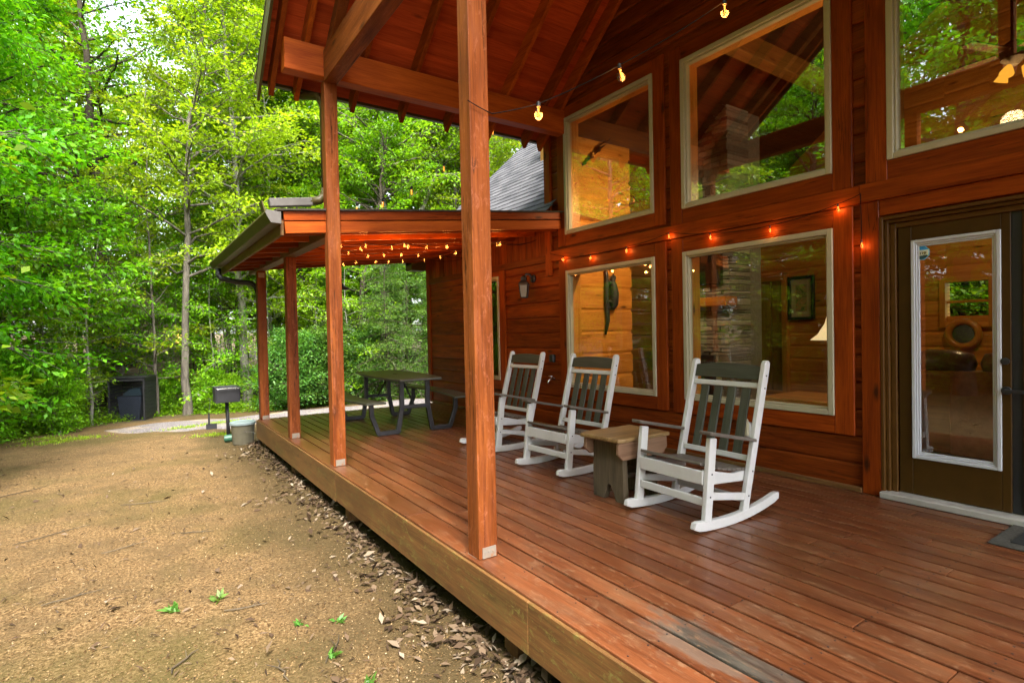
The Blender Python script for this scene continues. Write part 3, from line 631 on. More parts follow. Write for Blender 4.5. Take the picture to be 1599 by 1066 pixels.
m = MB(); m.prism([(4.38, 0), (9.7, 0), (9.7, 5.0), (8.6, 6.6), (4.38, 2.75)], 1, 9.02, 9.14); m.build('gable_wall', Mt['wall'], cab)
vt = tag(empty('roof_vent', (6.9, 9.1, zw(6.9))), 'small dark vent boot with a pale pipe near the grey roof edge', 'vent')
m = MB(); m.lathe([(0.028, -0.05), (0.028, 0.30)], (6.9, 9.1, zw(6.9)), 12); m.build('pipe', Mt['cream'], vt)
m = MB(); m.lathe([(0.10, -0.08), (0.09, 0.02), (0.035, 0.13)], (6.9, 9.1, zw(6.9)), 12); m.build('boot', Mt['guttergrey'], vt)

# ---- interior
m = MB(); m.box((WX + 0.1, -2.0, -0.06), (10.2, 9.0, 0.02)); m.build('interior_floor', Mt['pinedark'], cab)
def logwall(m, axis, at_, a, b, z0, z1, inward, h=0.22, ends=False):
    k = 0
    while z0 + k * h < z1:
        c0 = z0 + k * h; c1 = min(c0 + h, z1); bb = b
        pr = [(0, 0.016), (0.03, 0.002), (h - 0.03, 0.002), (h, 0.016)]
        for (p0, o0), (p1, o1) in zip(pr[:-1], pr[1:]):
            if axis == 1: vs = [(a, at_ + inward * o0, c0 + p0), (bb + (0.018 if p0 == 0.03 else 0), at_ + inward * o0, c0 + p0), (bb + (0.018 if p0 == 0.03 else 0), at_ + inward * o1, c0 + p1), (a, at_ + inward * o1, c0 + p1)]; gs = [(v[0], v[2], k) for v in vs]
            else: vs = [(at_ + inward * o0, a, c0 + p0), (at_ + inward * o0, bb, c0 + p0), (at_ + inward * o1, bb, c0 + p1), (at_ + inward * o1, a, c0 + p1)]; gs = [(v[1], v[2], k) for v in vs]
            rs = np.random.default_rng(k * 7 + 3 + axis); off = rs.uniform(0, 40, 3); bse = len(m.v)
            m.v += vs; m.g += [(q[0] + off[0], q[1] + off[1], off[2]) for q in gs]; m.r += [float(rs.random())] * 4; m.f.append((bse, bse + 1, bse + 2, bse + 3))
        k += 1
m = MB(); logwall(m, 1, 5.60, WX + 0.15, 5.86, 0.0, 5.2, 1, 0.30); m.build('interior_side_wall', Mt['pine'], cab)
m = MB(); m.box((5.66, 5.63, 0), (5.80, 7.4, 5.2)); m.build('partition', Mt['pinedark'], cab)
m = MB()
for a, b, c, e in strips(-2.0, 7.4, 0.0, 7.0, [(2.55, 3.05, 1.22, 1.80)]): logwall(m, 0, 9.5, a, b, c, e, 1)
m.build('interior_back_wall', Mt['pine'], cab)
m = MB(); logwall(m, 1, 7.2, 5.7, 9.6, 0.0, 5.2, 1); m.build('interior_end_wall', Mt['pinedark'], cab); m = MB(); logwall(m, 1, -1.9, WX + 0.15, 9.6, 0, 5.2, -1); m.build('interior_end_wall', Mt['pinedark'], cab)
for side in (1, -1):
    m = MB(); n = 26; L = 3.72
    for k in range(n):
        a = YR + side * L * k / n; b = YR + side * (L * (k + 1) / n - 0.004)
        vs = [(WX + 0.06, a, zb(a) + 0.15), (10.0, a, zb(a) + 0.15), (10.0, b, zb(b) + 0.15), (WX + 0.06, b, zb(b) + 0.15)]
        m.add(vs, [(0, 1, 2, 3)], [(v[0], v[1], v[2]) for v in vs])
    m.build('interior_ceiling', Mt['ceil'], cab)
m = MB(); m.box((WX + 0.2, 0.0, 4.2), (9.4, 0.16, 4.42)); m.build('interior_beam', Mt['pinedark'], cab, 0.005); m = MB(); m.box((WX + 0.2, 3.55, 4.2), (9.4, 3.71, 4.42)); m.build('interior_beam', Mt['pinedark'], cab, 0.005)
# outside shell of the house body so nothing shines through
m = MB(); m.box((9.72, -2.1, -0.4), (9.8, 1.8, 6.2)); m.box((9.72, 3.4, -0.4), (9.8, 9.1, 6.2)); m.box((9.72, 1.8, -0.4), (9.8, 3.4, 1.1)); m.box((9.72, 1.8, 1.95), (9.8, 3.4, 6.2)); m.box((WX, -2.12, -0.4), (9.8, -2.02, 4.6)); m.build('outer_wall', Mt['wall'], cab)
m = MB(); m.box((WX + 0.3, 5.62, 2.9), (9.72, 5.64, 5.1)); m.build('cheek_wall', Mt['wall'], cab)
m = MB()
def ring2(m, x0, x1, a, b, c, e, w_):
    m.box((x0, a, c), (x1, a + w_, e)); m.box((x0, b - w_, c), (x1, b, e)); m.box((x0 + 0.001, a + w_, c), (x1, b - w_, c + w_)); m.box((x0 + 0.001, a + w_, e - w_), (x1, b - w_, e))
ring2(m, 9.44, 9.62, 2.49, 3.11, 1.16, 1.86, 0.07); m.box((9.5, 2.56, 1.5), (9.56, 3.04, 1.535)); bw = m.build('back_window', Mt['pine'], cab, 0.003)
m = MB()
for k in range(11): m.box((9.53, 2.56, 1.25 + 0.05 * k), (9.545, 3.04, 1.254 + 0.05 * k))
m.build('blind_slats', Mt['pinedark'], bw)
# interior door with frame on the back wall
m = MB(); ring2(m, 9.40, 9.5, 5.32, 6.12, 0.0, 2.12, 0.09); idr = m.build('interior_door', Mt['pine'], cab, 0.003)
m = MB(); m.box((9.44, 5.41, 0.02), (9.48, 5.62, 2.03)); m.box((9.44, 5.63, 0.02), (9.48, 6.03, 2.03)); m.build('door_panel', Mt['pinedark'], idr, 0.006)

# stone fireplace
mm, t, o = mat('stacked_stone')
g = attr(t, 'g').outputs['Vector']; rn = attr(t, 'rnd').outputs['Fac']
c = ramp(t, mth(t, 'ADD', mth(t, 'MULTIPLY', rn, 0.6), mth(t, 'MULTIPLY', noise(t, g, 14, 5, 0.7), 0.4)), [(0.2, (0.13, 0.125, 0.12)), (0.55, (0.29, 0.29, 0.275)), (0.85, (0.46, 0.46, 0.44))]).outputs[0]
principled(t, o, c, 0.9, 0.2, normal=bump(t, noise(t, g, 25, 4), 0.8, 0.02)); Mt['stone'] = mm
fp = tag(empty('stone_fireplace', (7.0, 5.3, 0)), 'tall stacked grey stone fireplace with an orange wood mantel inside the cabin', 'fireplace')
m = MB(); z = 0.0
while z < 5.0:
    h = random.uniform(0.04, 0.10); y = 4.78
    while y < 5.88:
        w_ = random.uniform(0.08, 0.26); y1 = min(y + w_, 5.9)
        if not (z < 0.8 and 5.05 < (y + y1) / 2 < 5.75): m.box((7.0 - random.uniform(0, 0.04), y + 0.004, z + 0.004), (7.5, y1 - 0.004, z + h - 0.004))
        y = y1
    z += h
m.build('stonework', Mt['stone'], fp, 0.008)
m = MB(); m.box((7.03, 4.80, 0), (7.8, 5.88, 5.0)); m.build('core', Mt['stone'], fp)
m = MB(); m.box((6.78, 4.70, 1.53), (7.05, 5.92, 1.66)); m.build('mantel', Mt['pine'], fp, 0.01)
m = MB(); m.box((6.95, 5.02, 0.05), (7.02, 5.76, 0.82)); m.build('fire_screen', Mt['black'], fp, 0.01)
tv = MB(); tv.box((6.88, 4.86, 1.86), (6.95, 5.80, 2.38)); tag(tv.build('television', plain('dark_screen', (0.008, 0.012, 0.01), 0.08, 0.6)), 'dark television screen hung above the mantel of the stone fireplace', 'television')
# framed picture
pf = tag(empty('framed_picture', (9.46, 5.08, 1.70)), 'dark green framed picture with a cream mat on the pine wall inside', 'picture')
m = MB(); ring2(m, 9.42, 9.48, 4.86, 5.31, 1.33, 2.08, 0.05); m.build('frame', plain('dark_green_frame', (0.015, 0.03, 0.02), 0.4), pf, 0.004)
m = MB(); m.box((9.455, 4.905, 1.375), (9.478, 5.265, 2.035)); m.build('mat_board', Mt['cream'], pf)
mm, t, o = mat('painted_print'); tc = N(t, 'ShaderNodeTexCoord').outputs['Object']
principled(t, o, ramp(t, noise(t, tc, 11, 5, 0.7, 1.0), [(0.35, (0.06, 0.12, 0.04)), (0.5, (0.30, 0.30, 0.16)), (0.6, (0.42, 0.18, 0.10)), (0.7, (0.5, 0.46, 0.36))]).outputs[0], 0.5)
m = MB(); m.box((9.450, 4.99, 1.48), (9.4545, 5.18, 1.93)); m.build('print', mm, pf)
# carved bear plaque on the pine wall
br = tag(empty('bear_carving', (5.42, 5.58, 1.70)), 'black carving of a bear climbing a branch, on the pine wall inside', 'carving')
m = MB(); m.tube([(5.33, 5.575, 2.16), (5.36, 5.565, 1.95), (5.35, 5.565, 1.6), (5.37, 5.565, 1.35), (5.33, 5.575, 1.16)], [0.012, 0.03, 0.035, 0.03, 0.014], 8); m.build('branch', Mt['black'], br, smooth=True)
m = MB(); m.tube([(5.44, 5.55, 1.50), (5.475, 5.55, 1.58), (5.485, 5.55, 1.72), (5.465, 5.55, 1.84), (5.45, 5.55, 1.90), (5.475, 5.55, 1.95), (5.50, 5.55, 1.97)], [0.03, 0.06, 0.068, 0.055, 0.035, 0.042, 0.015], 10)
m.tube([(5.46, 5.55, 1.82), (5.41, 5.55, 1.88), (5.36, 5.55, 1.90)], [0.028, 0.02, 0.018], 8); m.tube([(5.46, 5.55, 1.56), (5.40, 5.55, 1.62), (5.36, 5.55, 1.60)], [0.034, 0.024, 0.02], 8); m.tube([(5.47, 5.55, 1.97), (5.468, 5.55, 2.0)], [0.014, 0.006], 6)
m.build('bear', Mt['black'], br, smooth=True)
# lamp table and lamp
tb = tag(empty('lamp_table', (5.35, 2.75, 0)), 'low wooden table under the lit lamp behind the big lower window', 'table')
m = MB(); m.box((5.0, 2.35, 0.50), (5.7, 3.12, 0.55)); m.build('tabletop', Mt['pine'], tb, 0.012, seg=2)
for x in (5.05, 5.6):
    for y in (2.4, 3.02): m = MB(); m.box((x, y, 0.02), (x + 0.05, y + 0.05, 0.5)); m.build('leg', Mt['pine'], tb)
lp = tag(empty('table_lamp', (5.32, 2.50, 0.55)), 'lit table lamp with a flared cream shade inside the big lower window', 'lamp')
mm, t, o = mat('lit_lamp_shade'); tc = N(t, 'ShaderNodeTexCoord').outputs['Object']
p = principled(t, o, (0.75, 0.6, 0.36), 0.8); p.inputs['Emission Color'].default_value = (1.0, 0.72, 0.36, 1); p.inputs['Emission Strength'].default_value = 0.12
m = MB(); m.lathe([(0.25, 1.09), (0.19, 1.14), (0.13, 1.24), (0.09, 1.40), (0.086, 1.40), (0.125, 1.24), (0.185, 1.145), (0.245, 1.095)], (5.32, 2.50, 0), 28); m.build('shade', mm, lp, smooth=True)
m = MB(); m.lathe([(0.09, 0.55), (0.09, 0.57), (0.03, 0.60), (0.06, 0.72), (0.05, 0.85), (0.02, 0.95), (0.012, 1.12)], (5.32, 2.50, 0), 16); m.build('lamp_base', Mt['barn'], lp, smooth=True)
def plight(name, loc, e, col=(1.0, 0.62, 0.28), rad=0.05, parent=None):
    l = bpy.data.lights.new(name, 'POINT'); l.energy = e; l.color = col; l.shadow_soft_size = rad
    ob = bpy.data.objects.new(name, l); C.objects.link(ob); ob.location = loc
    if parent is not None: ob.parent = parent; ob.location = Vector(loc) - ORG[parent.name]
    return ob
plight('lamp_light', (5.32, 2.50, 1.22), 34.0, parent=lp)
# ceiling fan with two lit shades
fn = tag(empty('ceiling_fan', (7.2, 1.75, 3.6)), 'ceiling fan with lit amber glass shades seen through the top right window', 'fan')
m = MB(); m.lathe([(0.02, 3.95), (0.02, 6.5)], (7.2, 1.75, 0), 8); m.lathe([(0.04, 3.74), (0.1, 3.80), (0.11, 3.92), (0.03, 3.98)], (7.2, 1.75, 0), 16); m.build('motor', Mt['barn'], fn)
for k in range(5):
    a = k * 2 * math.pi / 5 + 0.3; m = MB(); dv = Vector((math.cos(a), math.sin(a), 0)); m.beam(Vector((7.2, 1.75, 3.87)) + dv * 0.12, Vector((7.2, 1.75, 3.87)) + dv * 0.62, 0.12, 0.012); m.build('blade', Mt['leather'], fn)
sh = emis('lit_amber_shade', (1.0, 0.42, 0.04), 0.22)
for a, b in ((-0.13, 0.02), (0.05, -0.12), (0.08, 0.12)):
    m = MB(); m.lathe([(0.02, 0), (0.035, 0.03), (0.06, 0.10)], (7.2 + a * 0.6, 1.75 + b * 0.6, 3.72), 14, (a * 3, b * 3, -0.7)); m.build('lamp_shade', sh, fn)
plight('fan_light', (7.2, 1.75, 3.2), 10, (1.0, 0.66, 0.33), 0.1, fn)
# ceiling lamp over the pine wall
cl = tag(empty('pendant_lamp', (5.05, 3.9, 3.0)), 'small lit ceiling lamp shining on the pine wall inside', 'lamp')
m = MB(); m.lathe([(0.05, 0.0), (0.06, 0.06), (0.02, 0.09), (0.008, 0.10), (0.008, 2.1)], (5.05, 3.9, 3.05), 14); m.build('housing', Mt['black'], cl)
m = MB(); m.lathe([(0.02, -0.035), (0.045, -0.015), (0.05, -0.002)], (5.05, 3.9, 3.05), 14); m.build('bulb', emis('lit_warm_bulb', (1.0, 0.75, 0.45), 8), cl)
pl_ = plight('pendant_light', (5.05, 3.9, 3.0), 1, (1.0, 0.66, 0.32), 0.06, cl)
ls_ = bpy.data.lights.new('pendant_spot', 'SPOT'); ls_.energy = 42; ls_.color = (1.0, 0.66, 0.32); ls_.spot_size = R(125); ls_.spot_blend = 1.0; ls_.shadow_soft_size = 0.06; pl_.data = ls_
pl_.rotation_euler = (Vector((5.05, 3.9, 3.0)) - Vector((5.5, 5.6, 2.3))).to_track_quat('Z', 'Y').to_euler()
# sofa with cushions and a throw
sf = tag(empty('leather_sofa', (6.2, 1.7, 0)), 'brown leather sofa with a tan throw, its back to the glass door', 'sofa')
m = MB(); m.box((5.95, 0.6, 0.05), (6.2, 2.3, 0.80)); m.box((6.2, 0.6, 0.05), (6.9, 2.3, 0.42)); m.build('frame', Mt['pinedark'], sf, 0.05, seg=3)
for yy in (0.95, 1.45, 1.98):
    m = MB(); m.lathe([(0.02, -0.25), (0.09, -0.22), (0.12, -0.1), (0.125, 0.1), (0.09, 0.22), (0.02, 0.25)], (6.08, yy, 0.86), 14, (0, 1, 0)); m.build('cushion', Mt['leather'], sf, smooth=True)
m = MB(); m.box((5.93, 0.9, 0.06), (5.948, 1.88, 0.80)); m.build('throw', Mt['cloth'], sf, 0.004)
# round mirror ring / wreath on the back wall
wr = tag(empty('round_mirror', (9.42, 2.83, 1.07)), 'round wooden framed mirror below the small back window inside', 'mirror')
m = MB()
m.tube([(9.42, 2.83 + 0.17 * math.cos(a), 1.07 + 0.17 * math.sin(a)) for a in np.linspace(0, 2 * math.pi, 33)], 0.045, 8, cap=False); m.build('rim', Mt['pine'], wr, smooth=True)
m = MB(); m.lathe([(0.13, 0), (0.13, 0.01)], (9.45, 2.83, 1.07), 24, (-1, 0, 0)); m.build('mirror_glass', plain('dark_mirror', (0.05, 0.06, 0.05), 0.1, 0.8), wr)

# ------------------------------------------------------------------ small things on the wall
ln = tag(empty('wall_lantern', (WX, 5.98, 1.82)), 'black wall lantern with frosted glass beside the far lower window', 'lantern')
m = MB(); m.lathe([(0.055, 0), (0.05, 0.02), (0.02, 0.03)], (WX - 0.001, 5.92, 1.92), 14, (-1, 0, 0)); m.tube([(WX - 0.03, 5.92, 1.93), (WX - 0.06, 5.93, 1.98), (WX - 0.10, 5.95, 1.98), (WX - 0.13, 5.96, 1.94)], 0.014, 8)
m.build('bracket', Mt['black'], ln, smooth=True)
m = MB(); c = (WX - 0.13, 5.96, 0); m.lathe([(0.09, 1.84), (0.085, 1.86), (0.045, 1.90), (0.05, 1.94), (0.015, 1.96)], c, 4); m.build('cap', Mt['black'], ln)
m = MB(); m.lathe([(0.055, 1.68), (0.078, 1.835)], c, 4); m.build('glass_shade', Mt['frost'], ln)
m = MB(); m.lathe([(0.05, 1.665), (0.06, 1.679)], c, 4)
for k in range(4):
    a = k * math.pi / 2; m.beam((c[0] + 0.057 * math.cos(a), c[1] + 0.057 * math.sin(a), 1.675), (c[0] + 0.08 * math.cos(a), c[1] + 0.08 * math.sin(a), 1.838), 0.009, 0.009)
m.build('cage', Mt['black'], ln)
ot = MB(); ot.box((WX - 0.05, 5.48, 0.83), (WX - 0.001, 5.56, 0.93)); tag(ot.build('outlet_box', Mt['black'], None, 0.01, seg=2), 'small black outlet box on the logs above the hose tap', 'outlet box')
tp = tag(empty('hose_tap', (WX, 5.52, 0.60)), 'small silver hose tap low on the log wall', 'tap')
m = MB(); m.tube([(WX, 5.52, 0.62), (WX - 0.06, 5.52, 0.62), (WX - 0.09, 5.52, 0.60), (WX - 0.10, 5.52, 0.56)], 0.012, 8); m.build('spout', Mt['chrome'], tp, smooth=True)
m = MB(); m.lathe([(0.03, 0), (0.032, 0.01), (0.01, 0.014)], (WX - 0.055, 5.52, 0.65), 8, (0, 0, 1)); m.build('tap_handle', Mt['chrome'], tp)
oc = tag(empty('outlet_cover', (WX, 2.85, 0.36)), 'white weatherproof outlet cover on the wall behind the nearest rocking chair', 'outlet cover')
m = MB(); m.box((WX - 0.045, 2.81, 0.28), (WX + 0.008, 2.88, 0.43)); m.build('cover', Mt['cream'], oc, 0.012, seg=3)
m = MB(); m.box((WX - 0.02, 2.80, 0.27), (WX + 0.006, 2.89, 0.44)); m.build('base_plate', Mt['white'], oc, 0.004)

# ------------------------------------------------------------------ string lights
def catenary(p, q, sag, n=10):
    p = Vector(p); q = Vector(q)
    return [p.lerp(q, k / n) - Vector((0, 0, sag * 4 * (k / n) * (1 - k / n))) for k in range(n + 1)]
def strand(label, pts, bulbs, scale=1.0, light=0.0, sag=0.03, drop=0.0):
    """pts: wire anchor points; bulbs: socket-top positions"""
    root = tag(empty('string_light', bulbs[0]), label, 'string lights', 'strings of filament bulbs on the porch')
    m = MB(); path = []
    for a, b in zip(pts[:-1], pts[1:]): path += catenary(a, b, sag * (Vector(a) - Vector(b)).length, 8)[(1 if path else 0):]
    m.tube(path, 0.003, 5); m.build('wire', Mt['wire'], root)
    for b in bulbs:
        b = Vector(b); s = scale; tilt = Vector((random.uniform(-0.15, 0.15), random.uniform(-0.15, 0.15), 1))
        m = MB(); m.lathe([(0.004 * s, 0.012 * s), (0.012 * s, 0.008 * s), (0.013 * s, -0.022 * s)], b, 10, tilt); so = m.build('socket', Mt['blackpl'], root)
        m = MB(); m.lathe([(0.011 * s, -0.022 * s), (0.014 * s, -0.036 * s), (0.024 * s, -0.066 * s), (0.025 * s, -0.078 * s), (0.018 * s, -0.095 * s), (0.006 * s, -0.103 * s)], b, 14, tilt); bo = m.build('bulb', Mt['bulbglass'], root, smooth=True)
        m = MB()
        ax = tilt.normalized()
        for dx_ in (-0.004, 0.004): m.tube([b - ax * 0.03 * s + Vector((dx_ * s, 0, 0)), b - ax * 0.082 * s + Vector((dx_ * 1.5 * s, dx_ * s, 0))], 0.0024 * s, 5)
        m.build('filament', Mt['fil'], bo)
        if light: plight('bulb_glow', b - Vector((0, 0, 0.06 * s)), light, (1.0, 0.34, 0.07) if light < 1 else (1.0, 0.5, 0.2), 0.02, root)
    return root
# wall strand
wb = [(4.31, 5.22, 2.12), (4.31, 4.73, 2.08), (4.31, 4.17, 2.09), (4.31, 3.61, 2.15), (4.31, 3.14, 2.07), (4.31, 2.57, 2.04), (4.31, 2.04, 2.11), (4.31, 1.88, 1.82)]
strand('string of small glowing bulbs along the wall between the window rows, dangling by the door', [(4.33, 5.5, 2.2)] + [(4.325, y, z + 0.012) for _, y, z in wb[:-1]] + [(4.325, 1.89, 2.16), (4.315, 1.88, 1.83)], wb, 0.55, 0.08, 0.03)
# near strand crossing above the chairs
nb = [(1.83, 2.40, 2.45), (2.20, 2.16, 2.65), (2.68, 1.84, 2.985)]
strand('string of large clear bulbs rising from the nearest post towards the top right', [(1.47, 2.54, 2.44), (1.62, 2.54, 2.40)] + nb + [(3.3, 1.45, 3.45), (4.33, 0.8, 4.2)], nb, 0.9, 0.4, 0.02)
# far strand from corner post up to the eave
fb = [(1.84, 5.40, 2.52), (2.13, 5.45, 2.61), (2.47, 5.50, 2.79), (2.89, 5.55, 3.11), (3.59, 5.60, 3.66)]
strand('string of bulbs rising from the gable corner post to the eave before the trees', [(1.6, 5.35, 2.5)] + fb, fb, 1.0, 0.0, 0.04)
# lean-to strands
rows = [[(1.69, 4.88 + .6, 2.14), (1.97, 5.56, 2.17), (2.4, 5.58, 2.21), (3.64, 5.66, 2.31)],
        [(2.0, 5.80, 2.17), (2.33, 5.75, 2.20), (2.5, 5.70, 2.22), (2.79, 5.81, 2.25), (3.04, 5.81, 2.27), (3.67, 5.64, 2.32)],
        [(1.99, 6.15, 2.17), (2.35, 6.54, 2.21), (2.53, 6.5, 2.23), (2.79, 6.56, 2.26), (3.1, 6.74, 2.29), (3.57, 6.57, 2.33), (3.59, 7.08, 2.34)],
        [(2.35, 7.53, 2.22), (2.47, 7.33, 2.23), (2.78, 7.42, 2.26), (3.0, 7.52, 2.29), (3.22, 7.53, 2.31), (3.53, 7.48, 2.34)]]
names = ['string of glowing bulbs under the front rim of the lean-to roof', 'string of glowing bulbs second behind the rim of the lean-to roof', 'longest string of glowing bulbs in the middle of the lean-to ceiling', 'string of glowing bulbs deepest under the lean-to roof above the picnic table']
for rr, nm in zip(rows, names):
    strand(nm, [(1.55, rr[0][1], 2.2)] + rr + [(4.3, rr[-1][1] + 0.1, 2.40)], rr, 0.56, 0.30, 0.07)

# ------------------------------------------------------------------ rocking chairs
def make_chair():
    root = empty('rocking_chair')
    W = 0.28
    def zr(x): Rr = 2.0; return Rr - math.sqrt(Rr * Rr - (x + 0.05) ** 2)
    for s in (-1, 1):
        m = MB(); xs = np.linspace(-0.35, 0.485, 20); top = []; bot = []
        for i, x in enumerate(xs):
            tq = 1.0
            if i == 0: tq = 0.55
            bot.append((x, zr(x) + (0.012 if i == 0 else 0) + (0.008 if i == 19 else 0))); top.append((x + (0.01 if i == 0 else 0), zr(x) + 0.058 - (0.010 if i in (0, 19) else 0)))
        poly = bot + top[::-1]
        n = len(xs); y0, y1 = s * W - 0.02, s * W + 0.02
        vs = [(p[0], y, p[1]) for y in (y0, y1) for p in poly]; k = len(poly)
        fs = [(i, i + 1, k - 2 - i, k - 1 - i) for i in range(n - 1)]; fs = [f_ for f_ in fs] + [tuple(k + j for j in f_[::-1]) for f_ in fs] + [(i, k + i, k + (i + 1) % k, (i + 1) % k) for i in range(k)]
        m.add(vs, fs); m.build('rocker', Mt['white'], root, 0.005, seg=2)
        m = MB(); m.beam((-0.225, s * (W - 0.001), 0.055), (-0.165, s * (W - 0.001), 0.555), 0.034, 0.062, (1, 0, 0)); m.build('front_leg', Mt['white'], root, 0.006, seg=2)
        m = MB(); m.beam((0.135, s * (W - 0.001), 0.058), (0.385, s * (W - 0.001), 0.975), 0.034, 0.056, (1, 0, 0)); 
        m.lathe([(0.028, -0.0165), (0.028, 0.0165)], (0.385, s * (W - 0.001), 0.972), 18, (0, 1, 0)); m.build('back_post', Mt['white'], root, 0.006, seg=2)
        m = MB(); poly = [(-0.235, -0.045), (-0.225, -0.052), (-0.1, -0.05), (0.22, -0.022), (0.255, -0.016), (0.255, 0.02), (0.1, 0.035), (-0.17, 0.052), (-0.225, 0.05), (-0.237, 0.04)]
        vs = [(x, s * (W + 0.004) + y * s * -0.9, 0.580 - 0.21 * (x + 0.22) + h) for h in (0, 0.022) for x, y in poly]; k = len(poly)
        m.add(vs, [tuple(range(k))[::-1], tuple(range(k, 2 * k))] + [(i, (i + 1) % k, k + (i + 1) % k, k + i) for i in range(k)], [(v[0], v[1], v[2]) for v in vs]); m.build('armrest', Mt['seatslat'], root, 0.005, seg=2)
        # side seat rail with a scooped underside
        m = MB(); poly = [(-0.20, 0.36), (-0.05, 0.325), (0.06, 0.30), (0.2, 0.305), (0.2, 0.235), (-0.2, 0.265)]
        m.prism([(a, b) for a, b in poly], 1, s * (W - 0.036) - 0.014, s * (W - 0.036) + 0.014); m.build('side_rail', Mt['white'], root, 0.004)
        m = MB(); m.beam((-0.19, s * (W - 0.002), 0.205), (0.16, s * (W - 0.002), 0.145), 0.024, 0.045); m.build('side_stretcher', Mt['white'], root, 0.004)
        for x, z in ((-0.185, 0.36), (-0.21, 0.2), (0.165, 0.16), (0.205, 0.30), (0.345, 0.82), (0.36, 0.89)):
            pass
    m = MB()
    for x, z in ((-0.188, 0.34), (-0.206, 0.205), (0.164, 0.15), (0.208, 0.30), (0.347, 0.82), (0.366, 0.90)):
        for s in (-1, 1): m.lathe([(0.006, 0), (0.006, 0.002)], (x, s * (W + 0.0162), z), 8, (0, s, 0))
    m.build('bolt', Mt['blackpl'], root)
    m = MB()
    for k in range(9):
        x0 = -0.235 + k * 0.048; xm = x0 + 0.022; z = 0.368 - 0.20 * (xm + 0.22) + 0.35 * (xm) ** 2
        sl = -0.20 + 0.7 * xm; m.obox((xm, 0, z + 0.012), (0.0215, W - 0.02 if k else W - 0.03, 0.009), Matrix.Rotation(-math.atan(sl), 3, 'Y'))
    m.build('seat', Mt['seatslat'], root, 0.003)
    m = MB(); m.beam((-0.222, -W + 0.02, 0.315), (-0.222, W - 0.02, 0.315), 0.02, 0.085); m.build('front_rail', Mt['white'], root, 0.004)
    m = MB(); m.beam((-0.218, -W + 0.02, 0.17), (-0.218, W - 0.02, 0.17), 0.02, 0.05); m.build('front_stretcher', Mt['white'], root, 0.004)
    m = MB(); m.beam((0.15, -W + 0.02, 0.125), (0.15, W - 0.02, 0.125), 0.02, 0.045); m.build('rear_stretcher', Mt['white'], root, 0.004)
    def bx(z): return 0.135 + 0.25 * (z - 0.058) / 0.917
    for z0, z1 in ((0.815, 0.85), (0.355, 0.392)):
        m = MB(); m.beam((bx(z0), 0, z0), (bx(z1), 0, z1), 2 * W - 0.035, 0.024, (1, 0, 0)); m.build('back_rail', Mt['white'], root, 0.004)
    m = MB(); n = 12; vs = []   # arched headrest
    ys = np.linspace(-W + 0.018, W - 0.018, n)
    for xo in (-0.013, 0.013):
        for y in ys:
            zt = 0.955 + 0.02 * (1 - (y / W) ** 2); vs += [(bx(0.872) + xo, y, 0.872), (bx(zt) + xo, y, zt)]
    fs = []
    for i in range(n - 1):
        a = 2 * i; fs += [(a, a + 2, a + 3, a + 1)]; b = 2 * n + a; fs += [(b, b + 1, b + 3, b + 2)]; fs += [(a + 1, a + 3, b + 3, b + 1), (a, b, b + 2, a + 2)]
    fs += [(0, 1, 2 * n + 1, 2 * n), (2 * n - 2, 4 * n - 2, 4 * n - 1, 2 * n - 1)]
    m.add(vs, fs, [(v[1], v[2], v[0]) for v in vs]); m.build('headrest', Mt['slat'], root, 0.004)
    for k in range(4):
        y = -0.165 + 0.11 * k; m = MB(); m.beam((bx(0.37) + 0.006, y, 0.37), (bx(0.83) + 0.006, y, 0.83), 0.066, 0.016, (1, 0, 0)); m.build('back_slat', Mt['slat'], root, 0.004)
    return root
ch = make_chair()
for i, (x, y, a, lab) in enumerate(((3.04, 2.37, -2, 'white rocking chair nearest the camera, right of the little wooden table'), (3.17, 3.86, 3, 'middle white rocking chair, left of the little wooden table'), (3.24, 5.04, 2, 'white rocking chair farthest back, half hidden by the nearest post'))):
    o = ch if i == 0 else copy_tree(ch)
    o.location = (x, y, 0.001); o.rotation_euler = (0, 0, R(a)); tag(o, lab, 'rocking chair', 'white rocking chairs with grey slats on the porch')

# ------------------------------------------------------------------ little side table
st = tag(empty('side_table', (3.0, 2.93, 0)), 'rustic little side table of weathered barn wood between two rocking chairs', 'side table')
m = MB(); n = 14; top = []
xs0, xs1, y0, y1 = 2.69, 3.23, 2.72, 3.13
ring_ = []
for k in range(8): ring_.append((xs0 + (xs1 - xs0) * k / 7 + random.uniform(-0.008, 0.008), y0 + random.uniform(-0.008, 0.008)))
for k in range(8): ring_.append((xs1 - (xs1 - xs0) * k / 7 + random.uniform(-0.008, 0.008), y1 + random.uniform(-0.012, 0.012)))
ring_[0] = (xs0 + 0.02, y0 + 0.015); ring_[-1] = (xs0 + 0.005, y1 - 0.02)
m.prism(ring_, 2, 0.44, 0.468); m.build('tabletop', Mt['stooltop'], st, 0.008, seg=2)
for xx in (2.80, 3.10):
    m = MB(); poly = [(2.76, 0.0), (2.84, 0.0), (2.865, 0.06), (2.89, 0.105), (2.915, 0.115), (2.935, 0.09), (2.96, 0.0), (3.07, 0.0), (3.075, 0.2), (3.06, 0.4385), (2.775, 0.4385)]
    vs = []
    # tessellate through triangles against the notch so the ngon stays valid
    m.prism(poly[::-1], 0, xx - 0.012, xx + 0.036); m.build('leg', Mt['barn'], st, 0.003)
for yy in (2.735, 3.068):
    m = MB(); poly = [(2.72, 0.4385), (3.21, 0.4385), (3.215, 0.36), (3.17, 0.315), (2.76, 0.315), (2.715, 0.36)]
    m.prism(poly[::-1], 1, yy, yy + 0.024); m.build('apron', Mt['stoolapron'], st, 0.003)
m = MB(); m.box((2.837, 2.80, 0.165), (3.087, 3.02, 0.19)); m.build('shelf', Mt['barn'], st, 0.003)

